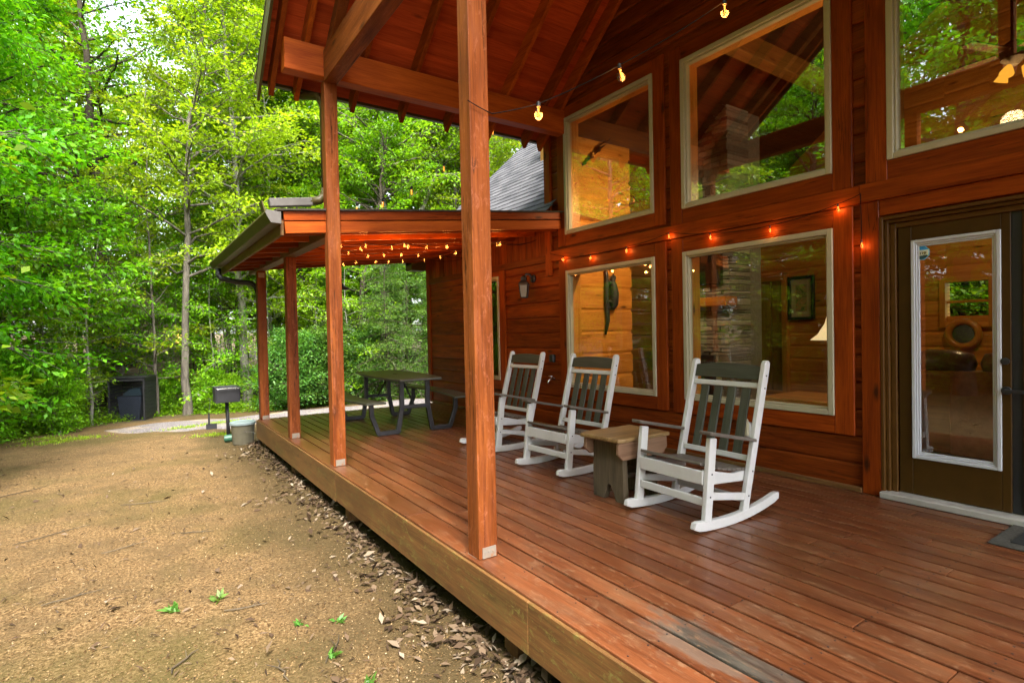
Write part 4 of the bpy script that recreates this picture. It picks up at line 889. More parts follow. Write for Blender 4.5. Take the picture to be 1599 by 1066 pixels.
# ------------------------------------------------------------------ picnic table
pt = empty('picnic_table', (0, 0, 0)); tag(pt, 'dark picnic table with attached curved benches under the lean-to', 'picnic table')
def boat(m, cx, hw0, hw1, y0, y1, z0, z1, curve=0.0, n=14, gap=0):
    ys = np.linspace(y0, y1, n); Lh = []; Rh = []
    for y in ys:
        u = (y - y0) / (y1 - y0) * 2 - 1; hw = hw0 + (hw1 - hw0) * (1 - u * u); c_ = cx + curve * (1 - u * u); Lh.append((c_ - hw, y)); Rh.append((c_ + hw, y))
    for z, in ((0,),): pass
    vs = []; gs = []
    for z in (z0, z1):
        for a, b in zip(Lh, Rh): vs += [(*a, z), (*b, z)]
    fs = []; k = 2 * n
    for i in range(n - 1):
        a = 2 * i; fs += [(a, a + 2, a + 3, a + 1), (k + a, k + a + 1, k + a + 3, k + a + 2), (a, k + a, k + a + 2, a + 2), (a + 1, a + 3, k + a + 3, k + a + 1)]
    fs += [(0, 1, k + 1, k), (k - 2, 2 * k - 2, 2 * k - 1, k - 1)]
    m.add(vs, fs, [(v[1], v[0], v[2]) for v in vs])
m = MB(); boat(m, 0, 0.27, 0.36, -0.95, 0.95, 0.655, 0.685); m.build('tabletop', Mt['picnic'], pt, 0.008, seg=2)
for s in (-1, 1):
    m = MB(); boat(m, s * 0.56, 0.12, 0.12, -0.95, 0.95, 0.405, 0.43, s * 0.10); m.build('bench', Mt['picnic'], pt, 0.007, seg=2)
for yy in (-0.72, 0.78):
    m = MB(); tw = 0.055
    for s in (-1, 1):
        path = [(s * 0.17, yy, 0.655), (s * 0.17, yy, 0.32), (s * 0.225, yy, 0.03), (s * 0.47, yy, 0.03), (s * 0.55, yy, 0.25), (s * 0.555, yy, 0.405)]
        for a, b in zip(path[:-1], path[1:]):
            d_ = (Vector(b) - Vector(a)).normalized() * 0.012; m.beam(Vector(a) - d_, Vector(b) + d_, tw, tw * 0.9, (0, 1, 0))
    m.beam((-0.15, yy, 0.325), (0.15, yy, 0.325), 0.05, 0.045); m.build('leg_frame', Mt['black'], pt, 0.006, seg=2)
    m = MB(); m.tube([(0, yy * 0.98, 0.33), (0, yy * 0.35, 0.65)], 0.012, 8); m.build('brace', Mt['black'], pt)
m = MB(); m.lathe([(0.03, 0), (0.03, 0.003)], (0, 0, 0.6852), 16); m.build('umbrella_hole_cap', Mt['blackpl'], pt)
pt.location = (2.89, 7.12, 0); pt.rotation_euler = (0, 0, R(-3))

# ------------------------------------------------------------------ door mat
dm = tag(empty('door_mat', (4.1, 0.5, 0)), 'dark rubber door mat with a patterned grey border at the glass door', 'door mat')
m = MB(); m.box((3.86, 0.1, 0.001), (4.33, 1.06, 0.012)); m.build('border', Mt['matedge'], dm, 0.004)
m = MB(); m.box((3.94, 0.18, 0.0122), (4.25, 0.98, 0.016)); m.build('centre', Mt['mat'], dm)

# ------------------------------------------------------------------ yard things
gx, gy = 1.26, 10.7; g0 = gz(gx, gy)
gr = tag(empty('post_grill', (gx, gy, g0)), 'black park grill box on a single steel post beside the deck end', 'grill')
m = MB(); m.tube([(gx + 0.02, gy, g0 - 0.1), (gx, gy, g0 + 0.62)], 0.03, 12); m.build('post', Mt['black'], gr, smooth=True)
m = MB(); zb0 = g0 + 0.60; zb1 = g0 + 0.86
m.box((gx - 0.19, gy - 0.2, zb0), (gx + 0.19, gy + 0.2, zb0 + 0.015)); m.box((gx - 0.19, gy - 0.2, zb0 + 0.015), (gx - 0.175, gy + 0.2, zb1)); m.box((gx + 0.175, gy - 0.2, zb0 + 0.015), (gx + 0.19, gy + 0.2, zb1))
m.box((gx - 0.174, gy + 0.185, zb0 + 0.015), (gx + 0.174, gy + 0.2, zb1)); m.box((gx - 0.174, gy - 0.2, zb0 + 0.015), (gx + 0.174, gy - 0.186, zb0 + 0.22)); m.build('firebox', Mt['black'], gr, 0.004)
m = MB()
for k in range(12): m.tube([(gx - 0.17 + 0.031 * k, gy - 0.24, zb1 - 0.02), (gx - 0.17 + 0.031 * k, gy + 0.17, zb1 - 0.02)], 0.006, 5)
m.tube([(gx - 0.17, gy - 0.24, zb1 - 0.02), (gx + 0.18, gy - 0.24, zb1 - 0.02)], 0.007, 5); m.build('grate', Mt['chrome'], gr)
sp = tag(empty('grill_scraper', (gx - 0.29, gy - 0.15, g0 + 0.2)), 'dark grill scraper hanging by a thin chain from the park grill', 'scraper')
m = MB(); m.tube([(gx - 0.262, gy - 0.15, zb0 + 0.1), (gx - 0.29, gy - 0.15, g0 + 0.42)], 0.004, 5); m.build('chain', Mt['black'], sp)
m = MB(); m.tube([(gx - 0.29, gy - 0.15, g0 + 0.44), (gx - 0.29, gy - 0.15, g0 + 0.28), (gx - 0.29, gy - 0.15, g0 + 0.26)], [0.012, 0.016, 0.02], 8); m.box((gx - 0.335, gy - 0.158, g0 + 0.17), (gx - 0.175, gy - 0.142, g0 + 0.262)); m.build('scraper', Mt['black'], sp)
bx_, by_ = 1.30, 9.25; b0 = gz(bx_, by_)
bk = tag(empty('lidded_bucket', (bx_, by_, b0)), 'olive grey plastic bucket with a pale blue lid at the deck corner', 'bucket')
m = MB(); m.lathe([(0.14, 0.0), (0.145, 0.01), (0.17, 0.33)], (bx_, by_, b0), 28); m.build('pail', Mt['bucket'], bk, smooth=False)
m = MB(); m.lathe([(0.178, 0.30), (0.182, 0.305), (0.182, 0.335), (0.17, 0.345), (0.155, 0.335)], (bx_, by_, b0), 28); m.build('lid', Mt['lid'], bk)
m = MB(); m.tube([(bx_ - 0.02 + 0.17 * math.sin(a) * 0.9, by_ - 0.19 - 0.02 * math.cos(a), b0 + 0.22 - 0.07 * (a / 2)) for a in np.linspace(0, 1.9, 10)], 0.004, 6); m.build('handle', Mt['chrome'], bk)
gp = MB(); gp.tube([(1.10, 9.75, gz(1.1, 9.75) + 0.06), (1.22, 9.72, gz(1.2, 9.7) + 0.06)], [0.055, 0.06], 12); tag(gp.build('propane_bottle', Mt['greenp'], None, 0.01, smooth=False), 'small green bottle lying behind the lidded bucket', 'bottle')

# trash enclosure
ex, ey = -0.24, 16.7; e0 = gz(ex, ey) - 0.02
te = tag(empty('trash_enclosure', (ex, ey, e0)), 'black slatted trash bin enclosure with a wire mesh front by the woods', 'bin enclosure')
Wd, Hh, Dp = 0.80, 1.06, 0.75
m = MB()
for k in range(12):
    z = e0 + 0.02 + k * Hh / 12; m.box((ex + Wd / 2 - 0.02, ey, z), (ex + Wd / 2, ey + Dp, z + Hh / 12 - 0.008)); m.box((ex - Wd / 2, ey, z), (ex - Wd / 2 + 0.02, ey + Dp, z + Hh / 12 - 0.008)); m.box((ex - Wd / 2 + 0.021, ey + Dp - 0.02, z), (ex + Wd / 2 - 0.021, ey + Dp, z + Hh / 12 - 0.008))
m.build('slat_panel', Mt['blackpl'], te, 0.002)
m = MB(); m.box((ex - Wd / 2 - 0.03, ey - 0.03, e0 + Hh + 0.02), (ex + Wd / 2 + 0.03, ey + Dp + 0.02, e0 + Hh + 0.05)); m.build('lid', Mt['black'], te, 0.006)
m = MB(); ring3 = ((ex - Wd / 2, ex - Wd / 2 + 0.04, e0, e0 + Hh), (ex + Wd / 2 - 0.04, ex + Wd / 2, e0, e0 + Hh), (ex - Wd / 2 + 0.041, ex + Wd / 2 - 0.041, e0, e0 + 0.05), (ex - Wd / 2 + 0.041, ex + Wd / 2 - 0.041, e0 + Hh - 0.05, e0 + Hh))
for a, b, c_, d_ in ring3: m.box((a, ey - 0.03, c_), (b, ey - 0.002, d_))
dfm = m.build('mesh_door', Mt['blackpl'], te, 0.003)
m = MB()
for k in range(-14, 15):
    x0 = ex + k * 0.05
    for s in (-1, 1):
        pts = []
        z0_ = e0 + 0.05; x1 = x0 + s * 0.95
        a = max(-Wd / 2 + 0.04, min(Wd / 2 - 0.04, x0 - ex)); 
        za = z0_ + abs(a - (x0 - ex)); b_ = max(-Wd / 2 + 0.04, min(Wd / 2 - 0.04, x1 - ex)); zb_ = z0_ + abs(b_ - (x0 - ex))
        if zb_ - za > 0.05 and zb_ <= e0 + Hh: m.tube([(ex + a, ey - 0.015, za), (ex + b_, ey - 0.015, zb_)], 0.0025, 4)
m.build('wire_mesh', Mt['black'], dfm)
wbn = tag(empty('wheelie_bin', (ex, ey + 0.35, e0)), 'dark blue wheelie bin standing inside the black slatted enclosure', 'bin')
m = MB(); m.prism([(ex - 0.2, e0 + 0.02), (ex + 0.22, e0 + 0.02), (ex + 0.28, e0 + 0.62), (ex - 0.26, e0 + 0.62)], 1, ey + 0.12, ey + 0.6); m.build('body', plain('dark_blue_bin', (0.014, 0.020, 0.034), 0.45, 0.4), wbn, 0.01)
m = MB(); m.prism([(ex - 0.16, e0 + 0.63), (ex + 0.3, e0 + 0.63), (ex + 0.24, e0 + 0.84), (ex + 0.0, e0 + 0.80)], 1, ey + 0.10, ey + 0.6); m.build('lid', plain('dark_blue_lid', (0.014, 0.026, 0.036), 0.3, 0.5), wbn, 0.01)

te.rotation_euler = (0, 0, R(-20)); wbn.rotation_euler = (0, 0, R(-20)); wbn.location = (ex + 0.12, ey + 0.33, e0)
# hanging bell under the far eave
bl = tag(empty('hanging_bell', (2.9, 9.4, 2.3)), 'dark bell shaped feeder hanging on a cord under the far lean-to edge', 'feeder')
m = MB(); m.tube([(2.9, 9.4, 2.40), (2.9, 9.4, 2.08)], 0.005, 5); m.build('cord', Mt['black'], bl)
m = MB(); m.lathe([(0.14, 2.0), (0.12, 2.03), (0.045, 2.07), (0.02, 2.11), (0.01, 2.12)], (2.9, 9.4, 0), 16); m.build('hood', Mt['black'], bl, smooth=True)

# ------------------------------------------------------------------ neighbour cabin
nbh = tag(empty('neighbour_cabin', (0.6, 27, -0.5)), 'tan sided cabin half hidden in the woods behind the bin enclosure', 'cabin')
nz = gz(0.6, 27); m = MB(); siding(m, -4.0, 4.0, 0, 3.0, 0)
# rotate the flat siding into place: it was built in the yz plane
m.v = [(0.6 + v[1] * 0.55, 27 + v[0], nz + v[2]) for v in m.v]; m.f = [f_[::-1] for f_ in m.f]; m.build('wall', Mt['nbrwall'], nbh)
m = MB(); m.prism([(-1.6, nz), (2.8, nz), (2.8, nz + 3.0), (0.6, nz + 4.2), (-1.6, nz + 3.0)], 1, 27.05, 34); m.build('body', Mt['nbrwall'], nbh)
for s in (-1, 1):
    m = MB(); m.prism([(0.6, nz + 4.25), (0.6 + s * 2.7, nz + 2.8), (0.6 + s * 2.7, nz + 2.9), (0.6, nz + 4.38)], 1, 26.6, 34.3); m.build('roof', Mt['nbrroof'], nbh)
m = MB(); m.box((-0.8, 26.97, nz + 0.7), (0.0, 27.02, nz + 2.2)); wn = m.build('window', Mt['blackpl'], nbh)
m = MB(); m.box((1.35, 26.93, nz + 1.6), (1.55, 26.99, nz + 1.95)); m.build('porch_light', emis('lit_porch_lamp', (1.0, 0.55, 0.15), 1.2), nbh)
m = MB()
for k in range(14): m.box((1.6 + 0.14 * k, 26.2, nz + 0.3), (1.65 + 0.14 * k, 26.25, nz + 1.1))
m.box((1.5, 26.18, nz + 1.1), (3.6, 26.27, nz + 1.16)); m.build('railing', Mt['barn'], nbh)

# ------------------------------------------------------------------ vegetation
def nrm(a): return a / (np.linalg.norm(a, axis=-1, keepdims=True) + 1e-9)
def tubes_np(paths, n):
    """paths: list of (pts Kx3, radii K) -> verts, quads"""
    VV = []; FF = []; b = 0
    ang = np.arange(n) * 2 * np.pi / n
    for P, rad in paths:
        P = np.asarray(P); K = len(P); T = np.gradient(P, axis=0); T = nrm(T)
        ref = np.array([1.0, 0.1, 0.0]) if abs(T[0][2]) > 0.7 else np.array([0, 0, 1.0])
        S = nrm(np.cross(T, ref)); U = np.cross(S, T)
        V = P[:, None, :] + (S[:, None, :] * np.cos(ang)[None, :, None] + U[:, None, :] * np.sin(ang)[None, :, None]) * np.asarray(rad)[:, None, None]
        VV.append(V.reshape(-1, 3)); i = np.arange(K * n).reshape(K, n) + b; j = np.roll(i, -1, axis=1)
        FF.append(np.stack([i[:-1], j[:-1], j[1:], i[1:]], -1).reshape(-1, 4)); b += K * n
    return np.concatenate(VV), np.concatenate(FF)
def leaves_np(rg, pos, axis, size, wid=0.55, flat=0.55):
    n = len(pos); d = nrm(axis + rg.normal(0, 0.45, (n, 3)) + np.array([0, 0, -0.12]))
    up = nrm(np.array([0, 0, 1.0]) + rg.normal(0, flat, (n, 3))); s = nrm(np.cross(d, up)); u = np.cross(s, d)
    L = (size * (0.55 + 0.85 * rg.random(n) ** 1.3))[:, None]
    v0 = pos; v1 = pos + d * L * 0.45 + s * L * wid * 0.5 + u * L * 0.06; v2 = pos + d * L - u * L * 0.12; v3 = pos + d * L * 0.45 - s * L * wid * 0.5 + u * L * 0.06
    V = np.stack([v0, v1, v2, v3], 1).reshape(-1, 3); F = np.arange(4 * n).reshape(n, 4)
    return V, F
def smoothpath(ctrl, n):
    ctrl = np.asarray(ctrl, float); t = np.linspace(0, len(ctrl) - 1, n); i = np.clip(t.astype(int), 0, len(ctrl) - 2); f = (t - i)[:, None]
    p0 = ctrl[np.clip(i - 1, 0, len(ctrl) - 1)]; p1 = ctrl[i]; p2 = ctrl[i + 1]; p3 = ctrl[np.clip(i + 2, 0, len(ctrl) - 1)]
    return 0.5 * ((2 * p1) + (-p0 + p2) * f + (2 * p0 - 5 * p1 + 4 * p2 - p3) * f ** 2 + (-p0 + 3 * p1 - 3 * p2 + p3) * f ** 3)
def gen_tree(seed, ctrl, r0, cs, cr, nb, ntw, nl, ls, rise=0.35, droop=0.25, taper=0.2, wid=0.55, shape=1.0, flat=0.55, spread=0.16, stems=None):
    rg = np.random.default_rng(seed); K = 18
    T = smoothpath(ctrl, K); T[1:-1, :2] += rg.normal(0, r0 * 0.18, (K - 2, 2)); h = np.linspace(0, 1, K)
    rad = r0 * ((1 - h) ** 0.85 * (1 - taper) + taper * 0.25); rad[0] *= 1.35; rad[1] *= 1.06
    big = [(T, rad)]; mains = [(T, rad, cs)]
    for cpts, rs in (stems or []):
        P = smoothpath(cpts, 12); rr = rs * (1 - 0.8 * np.linspace(0, 1, 12)); big.append((P, rr)); mains.append((P, rr, 0.25))
    br = []; tw = []; LP = []; LA = []
    H = T[-1, 2] - T[0, 2]
    for b in range(nb):
        P, rr, c0 = mains[b % len(mains)] if len(mains) > 1 else mains[0]
        u = c0 + (0.99 - c0) * ((b + rg.random()) / nb); k = u * (len(P) - 1); i = min(int(k), len(P) - 2); p = P[i] + (P[i + 1] - P[i]) * (k - i); r = np.interp(k, np.arange(len(P)), rr)
        uu = (u - c0) / (1 - c0); prof = (0.45 + 0.55 * math.sin(math.pi * min(1, (uu * 0.85 + 0.22)))) if shape else (1 - 0.8 * uu)
        a = b * 2.39996 + rg.normal(0, 0.4); L = cr * prof * rg.uniform(0.65, 1.1); el = rise + 0.5 * uu + rg.normal(0, 0.12)
        d0 = np.array([math.cos(a) * math.cos(el), math.sin(a) * math.cos(el), math.sin(el)])
        s = np.linspace(0, 1, 6)[:, None]; B = p + d0 * L * s + np.array([0, 0, -1.0]) * droop * L * s ** 2 * 0.6 + np.cumsum(rg.normal(0, 0.025 * L, (6, 3)), 0) * (s > 0)
        br.append((B, np.maximum(0.004, min(r * 0.5, L * 0.022 + 0.006) * (1 - 0.85 * s[:, 0]))))
        for q in range(ntw):
            tq = 0.22 + 0.8 * (q + rg.random()) / ntw; tq = min(tq, 1.0); kk = tq * 5; ii = min(int(kk), 4); bp = B[ii] + (B[ii + 1] - B[ii]) * (kk - ii)
            dirb = nrm(B[ii + 1] - B[ii]); side = rg.choice((-1, 1)); la = np.cross(dirb, [0, 0, 1]) * side
            d1 = nrm(dirb * rg.uniform(0.3, 1) + la * rg.uniform(0.3, 1.1) + np.array([0, 0, rg.normal(0.0, 0.28)])); l1 = L * rg.uniform(0.22, 0.42) * (1.15 - 0.5 * tq)
            s3 = np.linspace(0, 1, 4)[:, None]; W_ = bp + d1 * l1 * s3 + np.array([0, 0, -1.0]) * droop * 0.5 * l1 * s3 ** 2
            tw.append((W_, np.array([0.006, 0.005, 0.004, 0.002]) * (1 + L * 0.25)))
            n = max(2, int(nl * rg.uniform(0.6, 1.3))); tt = rg.uniform(0.1, 1.12, n)[:, None]
            pp = bp + d1 * l1 * tt - np.array([0, 0, 1.0]) * droop * 0.5 * l1 * tt ** 2
            sp_ = rg.normal(0, 1, (n, 3)) * np.array([1, 1, 0.42]) * spread * (0.35 + 0.65 * l1)
            LP.append(pp + sp_); LA.append(nrm(d1 * 0.6 + nrm(sp_) * 0.8))
    V1, F1 = tubes_np(big, 10); V2, F2 = tubes_np(br, 5); V3, F3 = tubes_np(tw, 3)
    V = np.concatenate([V1, V2, V3]); F = np.concatenate([F1, F2 + len(V1), F3 + len(V1) + len(V2)])
    pos = np.concatenate(LP); LV, LF = leaves_np(rg, pos, np.concatenate(LA), ls, wid, flat)
    # light and dark clumps: one tone per spray plus leaf jitter
    tone = np.repeat(np.array([rg.random() for _ in LP]), [len(x) for x in LP]); rn_ = np.clip(0.55 * tone + 0.45 * rg.random(len(pos)), 0, 1)
    return (V, F), (LV, LF, np.repeat(rn_, 4))
BARK = {'grey': barkmat('grey_bark', (0.055, 0.048, 0.038), (0.20, 0.175, 0.14)), 'dark': barkmat('dark_bark', (0.022, 0.018, 0.013), (0.085, 0.068, 0.05)), 'pale': barkmat('pale_bark', (0.12, 0.11, 0.09), (0.34, 0.32, 0.27), 1.4)}
LEAF = {'bright': leafmat('bright_leaf', (0.075, 0.19, 0.004), (0.18, 0.37, 0.008), (0.33, 0.52, 0.02)),
        'yellow': leafmat('yellow_green_leaf', (0.12, 0.22, 0.006), (0.25, 0.39, 0.010), (0.40, 0.53, 0.03)),
        'deep': leafmat('deep_green_leaf', (0.045, 0.17, 0.003), (0.12, 0.36, 0.006), (0.25, 0.52, 0.015)),
        'dark': leafmat('dark_shrub_leaf', (0.025, 0.095, 0.012), (0.075, 0.20, 0.028), (0.17, 0.33, 0.06)),
        'cedar': leafmat('cedar_needle', (0.03, 0.085, 0.010), (0.085, 0.18, 0.018), (0.18, 0.28, 0.035), 0.4)}
def tree(name, loc, data, bark, leaf, label, cat='tree', group=None, rz=0.0, sc=1.0):
    t = tag(empty(name, loc, rz), label, cat, group); t.scale = (sc, sc, sc)
    (V, F), (LV, LF, rn_) = data
    npmesh('trunk', V, F, BARK[bark], t, smooth=True); npmesh('crown', LV, LF, LEAF[leaf], t, rn_)
    return t
def at_g(x, y): return (x, y, gz(x, y) - 0.05)
# trees one can tell apart
tree('leafy_tree', at_g(-3.7, 12.4), gen_tree(11, [(0, 0, 0), (0.1, 0, 3), (0.3, 0.1, 7), (0.4, 0.2, 11)], 0.16, 0.13, 2.95, 60, 12, 46, 0.115, 0.18, 0.35, flat=0.5, spread=0.22), 'grey', 'deep', 'dense vivid green tree reaching in from the left edge of the yard')
tree('leafy_tree', at_g(-2.75, 8.2), gen_tree(12, [(0, 0, 0), (0.05, 0, 3), (0.15, 0.1, 6), (0.2, 0.2, 8.5)], 0.10, 0.10, 1.75, 40, 9, 34, 0.12, 0.15, 0.5, flat=0.5, spread=0.22), 'grey', 'bright', 'nearest tree at the far left with large drooping bright leaves')
tree('leafy_tree', at_g(-3.0, 15.6), gen_tree(10, [(0, 0, 0), (0.1, 0, 4), (0.25, 0.1, 9), (0.3, 0.2, 14.5)], 0.15, 0.12, 2.9, 70, 12, 44, 0.125, 0.2, 0.3, flat=0.5, spread=0.24), 'dark', 'deep', 'tall vivid green tree at the left rising past the top of the picture')
tree('tall_tree', at_g(-0.78, 20), gen_tree(13, [(0, 0, 0), (0.02, 0, 4), (-0.15, 0, 8), (-0.3, 0, 11), (-0.4, 0, 17)], 0.24, 0.32, 3.4, 44, 9, 40, 0.12, 0.3, 0.3), 'dark', 'deep', 'thick dark trunked tree behind the bin enclosure')
tree('tall_tree', at_g(1.07, 17), gen_tree(14, [(0, 0, 0), (0.0, 0, 2), (0.1, 0, 5.7), (0.3, 0, 8), (0.65, 0, 10.7), (0.9, 0, 14)], 0.135, 0.28, 2.9, 52, 9, 40, 0.115, 0.4, 0.2, 0.3, flat=0.4), 'grey', 'yellow', 'slender grey trunked tree right of the bin enclosure, leaning slightly right')
tree('thin_tree', at_g(0.42, 17.4), gen_tree(15, [(0, 0, 0), (-0.03, 0, 2), (-0.1, 0, 5.6), (-0.05, 0, 9)], 0.06, 0.2, 2.0, 30, 7, 24, 0.095, 0.35, 0.25, 0.3, flat=0.35), 'grey', 'yellow', 'thin young tree close behind the right corner of the bin enclosure')
tree('birch_tree', at_g(-0.92, 16.2), gen_tree(16, [(0, 0, 0), (0.0, 0, 1), (-0.04, 0, 2.2), (0.06, 0, 3.2), (0.4, 0, 5.5)], 0.05, 0.45, 1.6, 22, 7, 24, 0.09, 0.2, 0.3, 0.3), 'pale', 'bright', 'crooked pale stem sapling left of the bin enclosure')
tree('tall_tree', at_g(2.66, 18), gen_tree(17, [(0, 0, 0), (-0.02, 0, 2), (-0.1, 0, 4.5), (-0.2, 0, 8), (-0.37, 0, 11.9), (-0.5, 0, 15)], 0.16, 0.3, 3.0, 56, 9, 40, 0.115, 0.3, 0.25, flat=0.4), 'pale', 'yellow', 'mottled grey tree just left of the far lean-to post')
tree('oak_tree', at_g(8.95, 21), gen_tree(18, [(0, 0, 0), (0.0, 0, 4), (-0.08, 0, 7.4), (0.05, 0, 9), (0.3, 0, 12), (0.5, 0, 17)], 0.36, 0.42, 4.2, 72, 9, 44, 0.125, 0.3, 0.25, stems=[([(-0.08, 0, 7.0), (-0.45, 0, 8.5), (-0.75, 0.2, 11), (-1.0, 0.2, 15)], 0.2), ([(0.0, 0, 7.2), (0.5, 0, 8.6), (1.0, -0.2, 11), (1.4, 0, 15)], 0.2), ([(-0.3, 0, 7.6), (-1.1, 0.2, 9.2), (-2.2, 0.3, 11.0), (-3.0, 0, 13)], 0.12)]), 'grey', 'bright', 'big forked oak rising above the lean-to roof')
tree('leaning_tree', at_g(8.3, 19.6), gen_tree(19, [(0, 0, 0), (0.2, 0, 4.5), (0.8, 0, 6.6), (1.6, 0, 8.4), (2.6, 0, 10.2), (3.4, 0, 12)], 0.16, 0.55, 2.6, 30, 8, 40, 0.115, 0.35, 0.2), 'pale', 'bright', 'pale trunk leaning right before the big forked oak')
tree('dark_tree', at_g(6.05, 18), gen_tree(20, [(0, 0, 0), (0.05, 0, 2), (0.3, 0, 4.2), (0.8, 0, 6.5), (1.2, 0, 9)], 0.17, 0.4, 2.6, 34, 8, 34, 0.11, 0.3, 0.3), 'dark', 'deep', 'dark trunk leaning right beyond the picnic table')
tree('tall_tree', at_g(7.4, 19), gen_tree(21, [(0, 0, 0), (0.0, 0, 4), (0.05, 0, 8), (0.1, 0, 13)], 0.30, 0.36, 3.2, 44, 8, 38, 0.12, 0.3, 0.3), 'grey', 'bright', 'thick grey trunk straight behind the picnic table')
# prototypes for the rest of the wood
random.seed(21)
PROTO = []
specs = [('broad', 31, [(0, 0, 0), (0.1, 0.1, 5), (0.0, 0.3, 10), (0.3, 0.2, 16)], dict(r0=0.2, cs=0.16, cr=3.4, nb=64, ntw=10, nl=46, ls=0.14, rise=0.3, droop=0.25), 'grey', 'bright'),
         ('slender', 32, [(0, 0, 0), (0.2, 0.1, 4), (0.3, 0.3, 9), (0.8, 0.2, 15)], dict(r0=0.12, cs=0.18, cr=2.7, nb=52, ntw=9, nl=40, ls=0.125, rise=0.35, droop=0.2, flat=0.4), 'grey', 'yellow'),
         ('dense', 33, [(0, 0, 0), (-0.1, 0.1, 5), (0.1, 0.0, 9), (0.0, 0.2, 15)], dict(r0=0.22, cs=0.12, cr=3.2, nb=66, ntw=10, nl=46, ls=0.14, rise=0.25, droop=0.35), 'dark', 'deep'),
         ('loose', 34, [(0, 0, 0), (-0.2, 0.1, 4), (-0.1, 0.3, 9), (-0.6, 0.2, 14)], dict(r0=0.11, cs=0.25, cr=2.9, nb=46, ntw=9, nl=38, ls=0.13, rise=0.4, droop=0.2, flat=0.4), 'pale', 'yellow')]
for nm, sd_, ctrl, kw, bk_, lf_ in specs: PROTO.append((nm, gen_tree(sd_, ctrl, **kw), bk_, lf_))
place = []
for k in range(19):   # first row
    place.append((-7 + k * 1.4 + random.uniform(-0.4, 0.4), random.uniform(20.5, 24.5)))
for k in range(16): place.append((-9 + k * 1.9 + random.uniform(-0.6, 0.6), random.uniform(27, 33) if not (6 <= k <= 8) else random.uniform(36, 39)))
for k in range(16): place.append((-14 + k * 3.4 + random.uniform(-1, 1), random.uniform(36, 46)))
for k in range(10): place.append((10.5 + random.uniform(0, 6), 11 + k * 1.5))
refl = []
for k in range(26): refl.append((random.uniform(-9, -5.5) - 5 * (k % 3), -14 + k * 1.25 + random.uniform(-0.5, 0.5)))
for k in range(20): refl.append((random.uniform(-26, -17), -16 + k * 2.0))
refl += [(-6.5, 15.5), (-8, 17.5), (-10, 19), (-7.2, 19.5), (-9.5, 22), (-5.4, 17.5), (-12, 16), (-11, 24), (-14, 20)]
place += [(3.6, 24.5), (4.9, 25.5), (5.3, 22.5), (4.2, 28)]
place = [(x, y) for x, y in place if not (y < 26.5 and -0.02 < x / y < 0.085)]
behind = [(13.5, 2.0), (14.0, 4.4), (13.0, 5.8), (16, 3.4), (15.5, 0.5), (17, 6.5)]
kinds = {'broad': 'spreading fresh green tree', 'slender': 'slender yellow green tree', 'dense': 'dense deep green tree', 'loose': 'loose pale stemmed tree'}
protos = {}
def put(nm_i, x, y, sc, label, group):
    nm, data, bk_, lf_ = PROTO[nm_i]
    if nm not in protos:
        protos[nm] = tree('woodland_tree', at_g(x, y), data, bk_, lf_, label, 'tree', group, random.uniform(0, 6.28), sc); return protos[nm]
    o = copy_tree(protos[nm]); o.location = at_g(x, y); o.rotation_euler = (0, 0, random.uniform(0, 6.28)); o.scale = (sc, sc, sc * random.uniform(0.9, 1.1)); tag(o, label, 'tree', group); return o
for x, y in place:
    i = random.choice((0, 1, 1, 3, 3, 0)); put(i, x, y, random.uniform(0.8, 1.15), kinds[PROTO[i][0]] + ' among the many in the wood beyond the gravel drive', kinds[PROTO[i][0]] + 's in the wood behind')
for x, y in refl:
    i = random.choice((0, 0, 2, 1)); put(i, x, y, random.uniform(0.9, 1.2), kinds[PROTO[i][0]] + ' across the yard, seen only mirrored in the windows', kinds[PROTO[i][0]] + 's across the yard')
for x, y in behind:
    i = random.choice((0, 1)); put(i, x, y, random.uniform(0.8, 1.0), kinds[PROTO[i][0]] + ' behind the cabin, seen through its back window', kinds[PROTO[i][0]] + 's behind the cabin')
# saplings, shrubs, cedars
SAP = gen_tree(41, [(0, 0, 0), (0.05, 0, 1.5), (0.1, 0.1, 3), (0.3, 0.1, 5)], 0.035, 0.15, 1.7, 30, 8, 24, 0.085, 0.15, 0.3, flat=0.3, spread=0.2)
SHR = gen_tree(42, [(0, 0, 0), (0.02, 0, 0.5), (0.05, 0.05, 1.0), (0.1, 0.1, 1.5)], 0.03, 0.03, 0.95, 46, 8, 26, 0.075, 0.5, 0.3, spread=0.25)
LAU = gen_tree(43, [(0, 0, 0), (0.02, 0, 0.6), (0.05, 0.05, 1.2), (0.1, 0.1, 1.9)], 0.05, 0.03, 1.2, 70, 9, 30, 0.075, 0.4, 0.3, wid=0.45, spread=0.25)
CED = gen_tree(44, [(0, 0, 0), (0.02, 0, 1.5), (0.0, 0.05, 3), (0.05, 0.0, 5)], 0.07, 0.05, 1.5, 80, 9, 40, 0.075, 0.05, 0.5, wid=0.16, shape=0, flat=0.9, spread=0.22)
def many(name, data, bark, leaf, spots, labels, cat, group):
    first = None
    for i, (x, y, s_) in enumerate(spots):
        lb = labels[i] if i < len(labels) else labels[-1]
        if first is None: first = tree(name, at_g(x, y), data, bark, leaf, lb, cat, group, 0.5, s_); continue
        o = copy_tree(first); o.location = at_g(x, y); o.rotation_euler = (0, 0, random.uniform(0, 6.28)); o.scale = (s_,) * 3; tag(o, lb, cat, group)
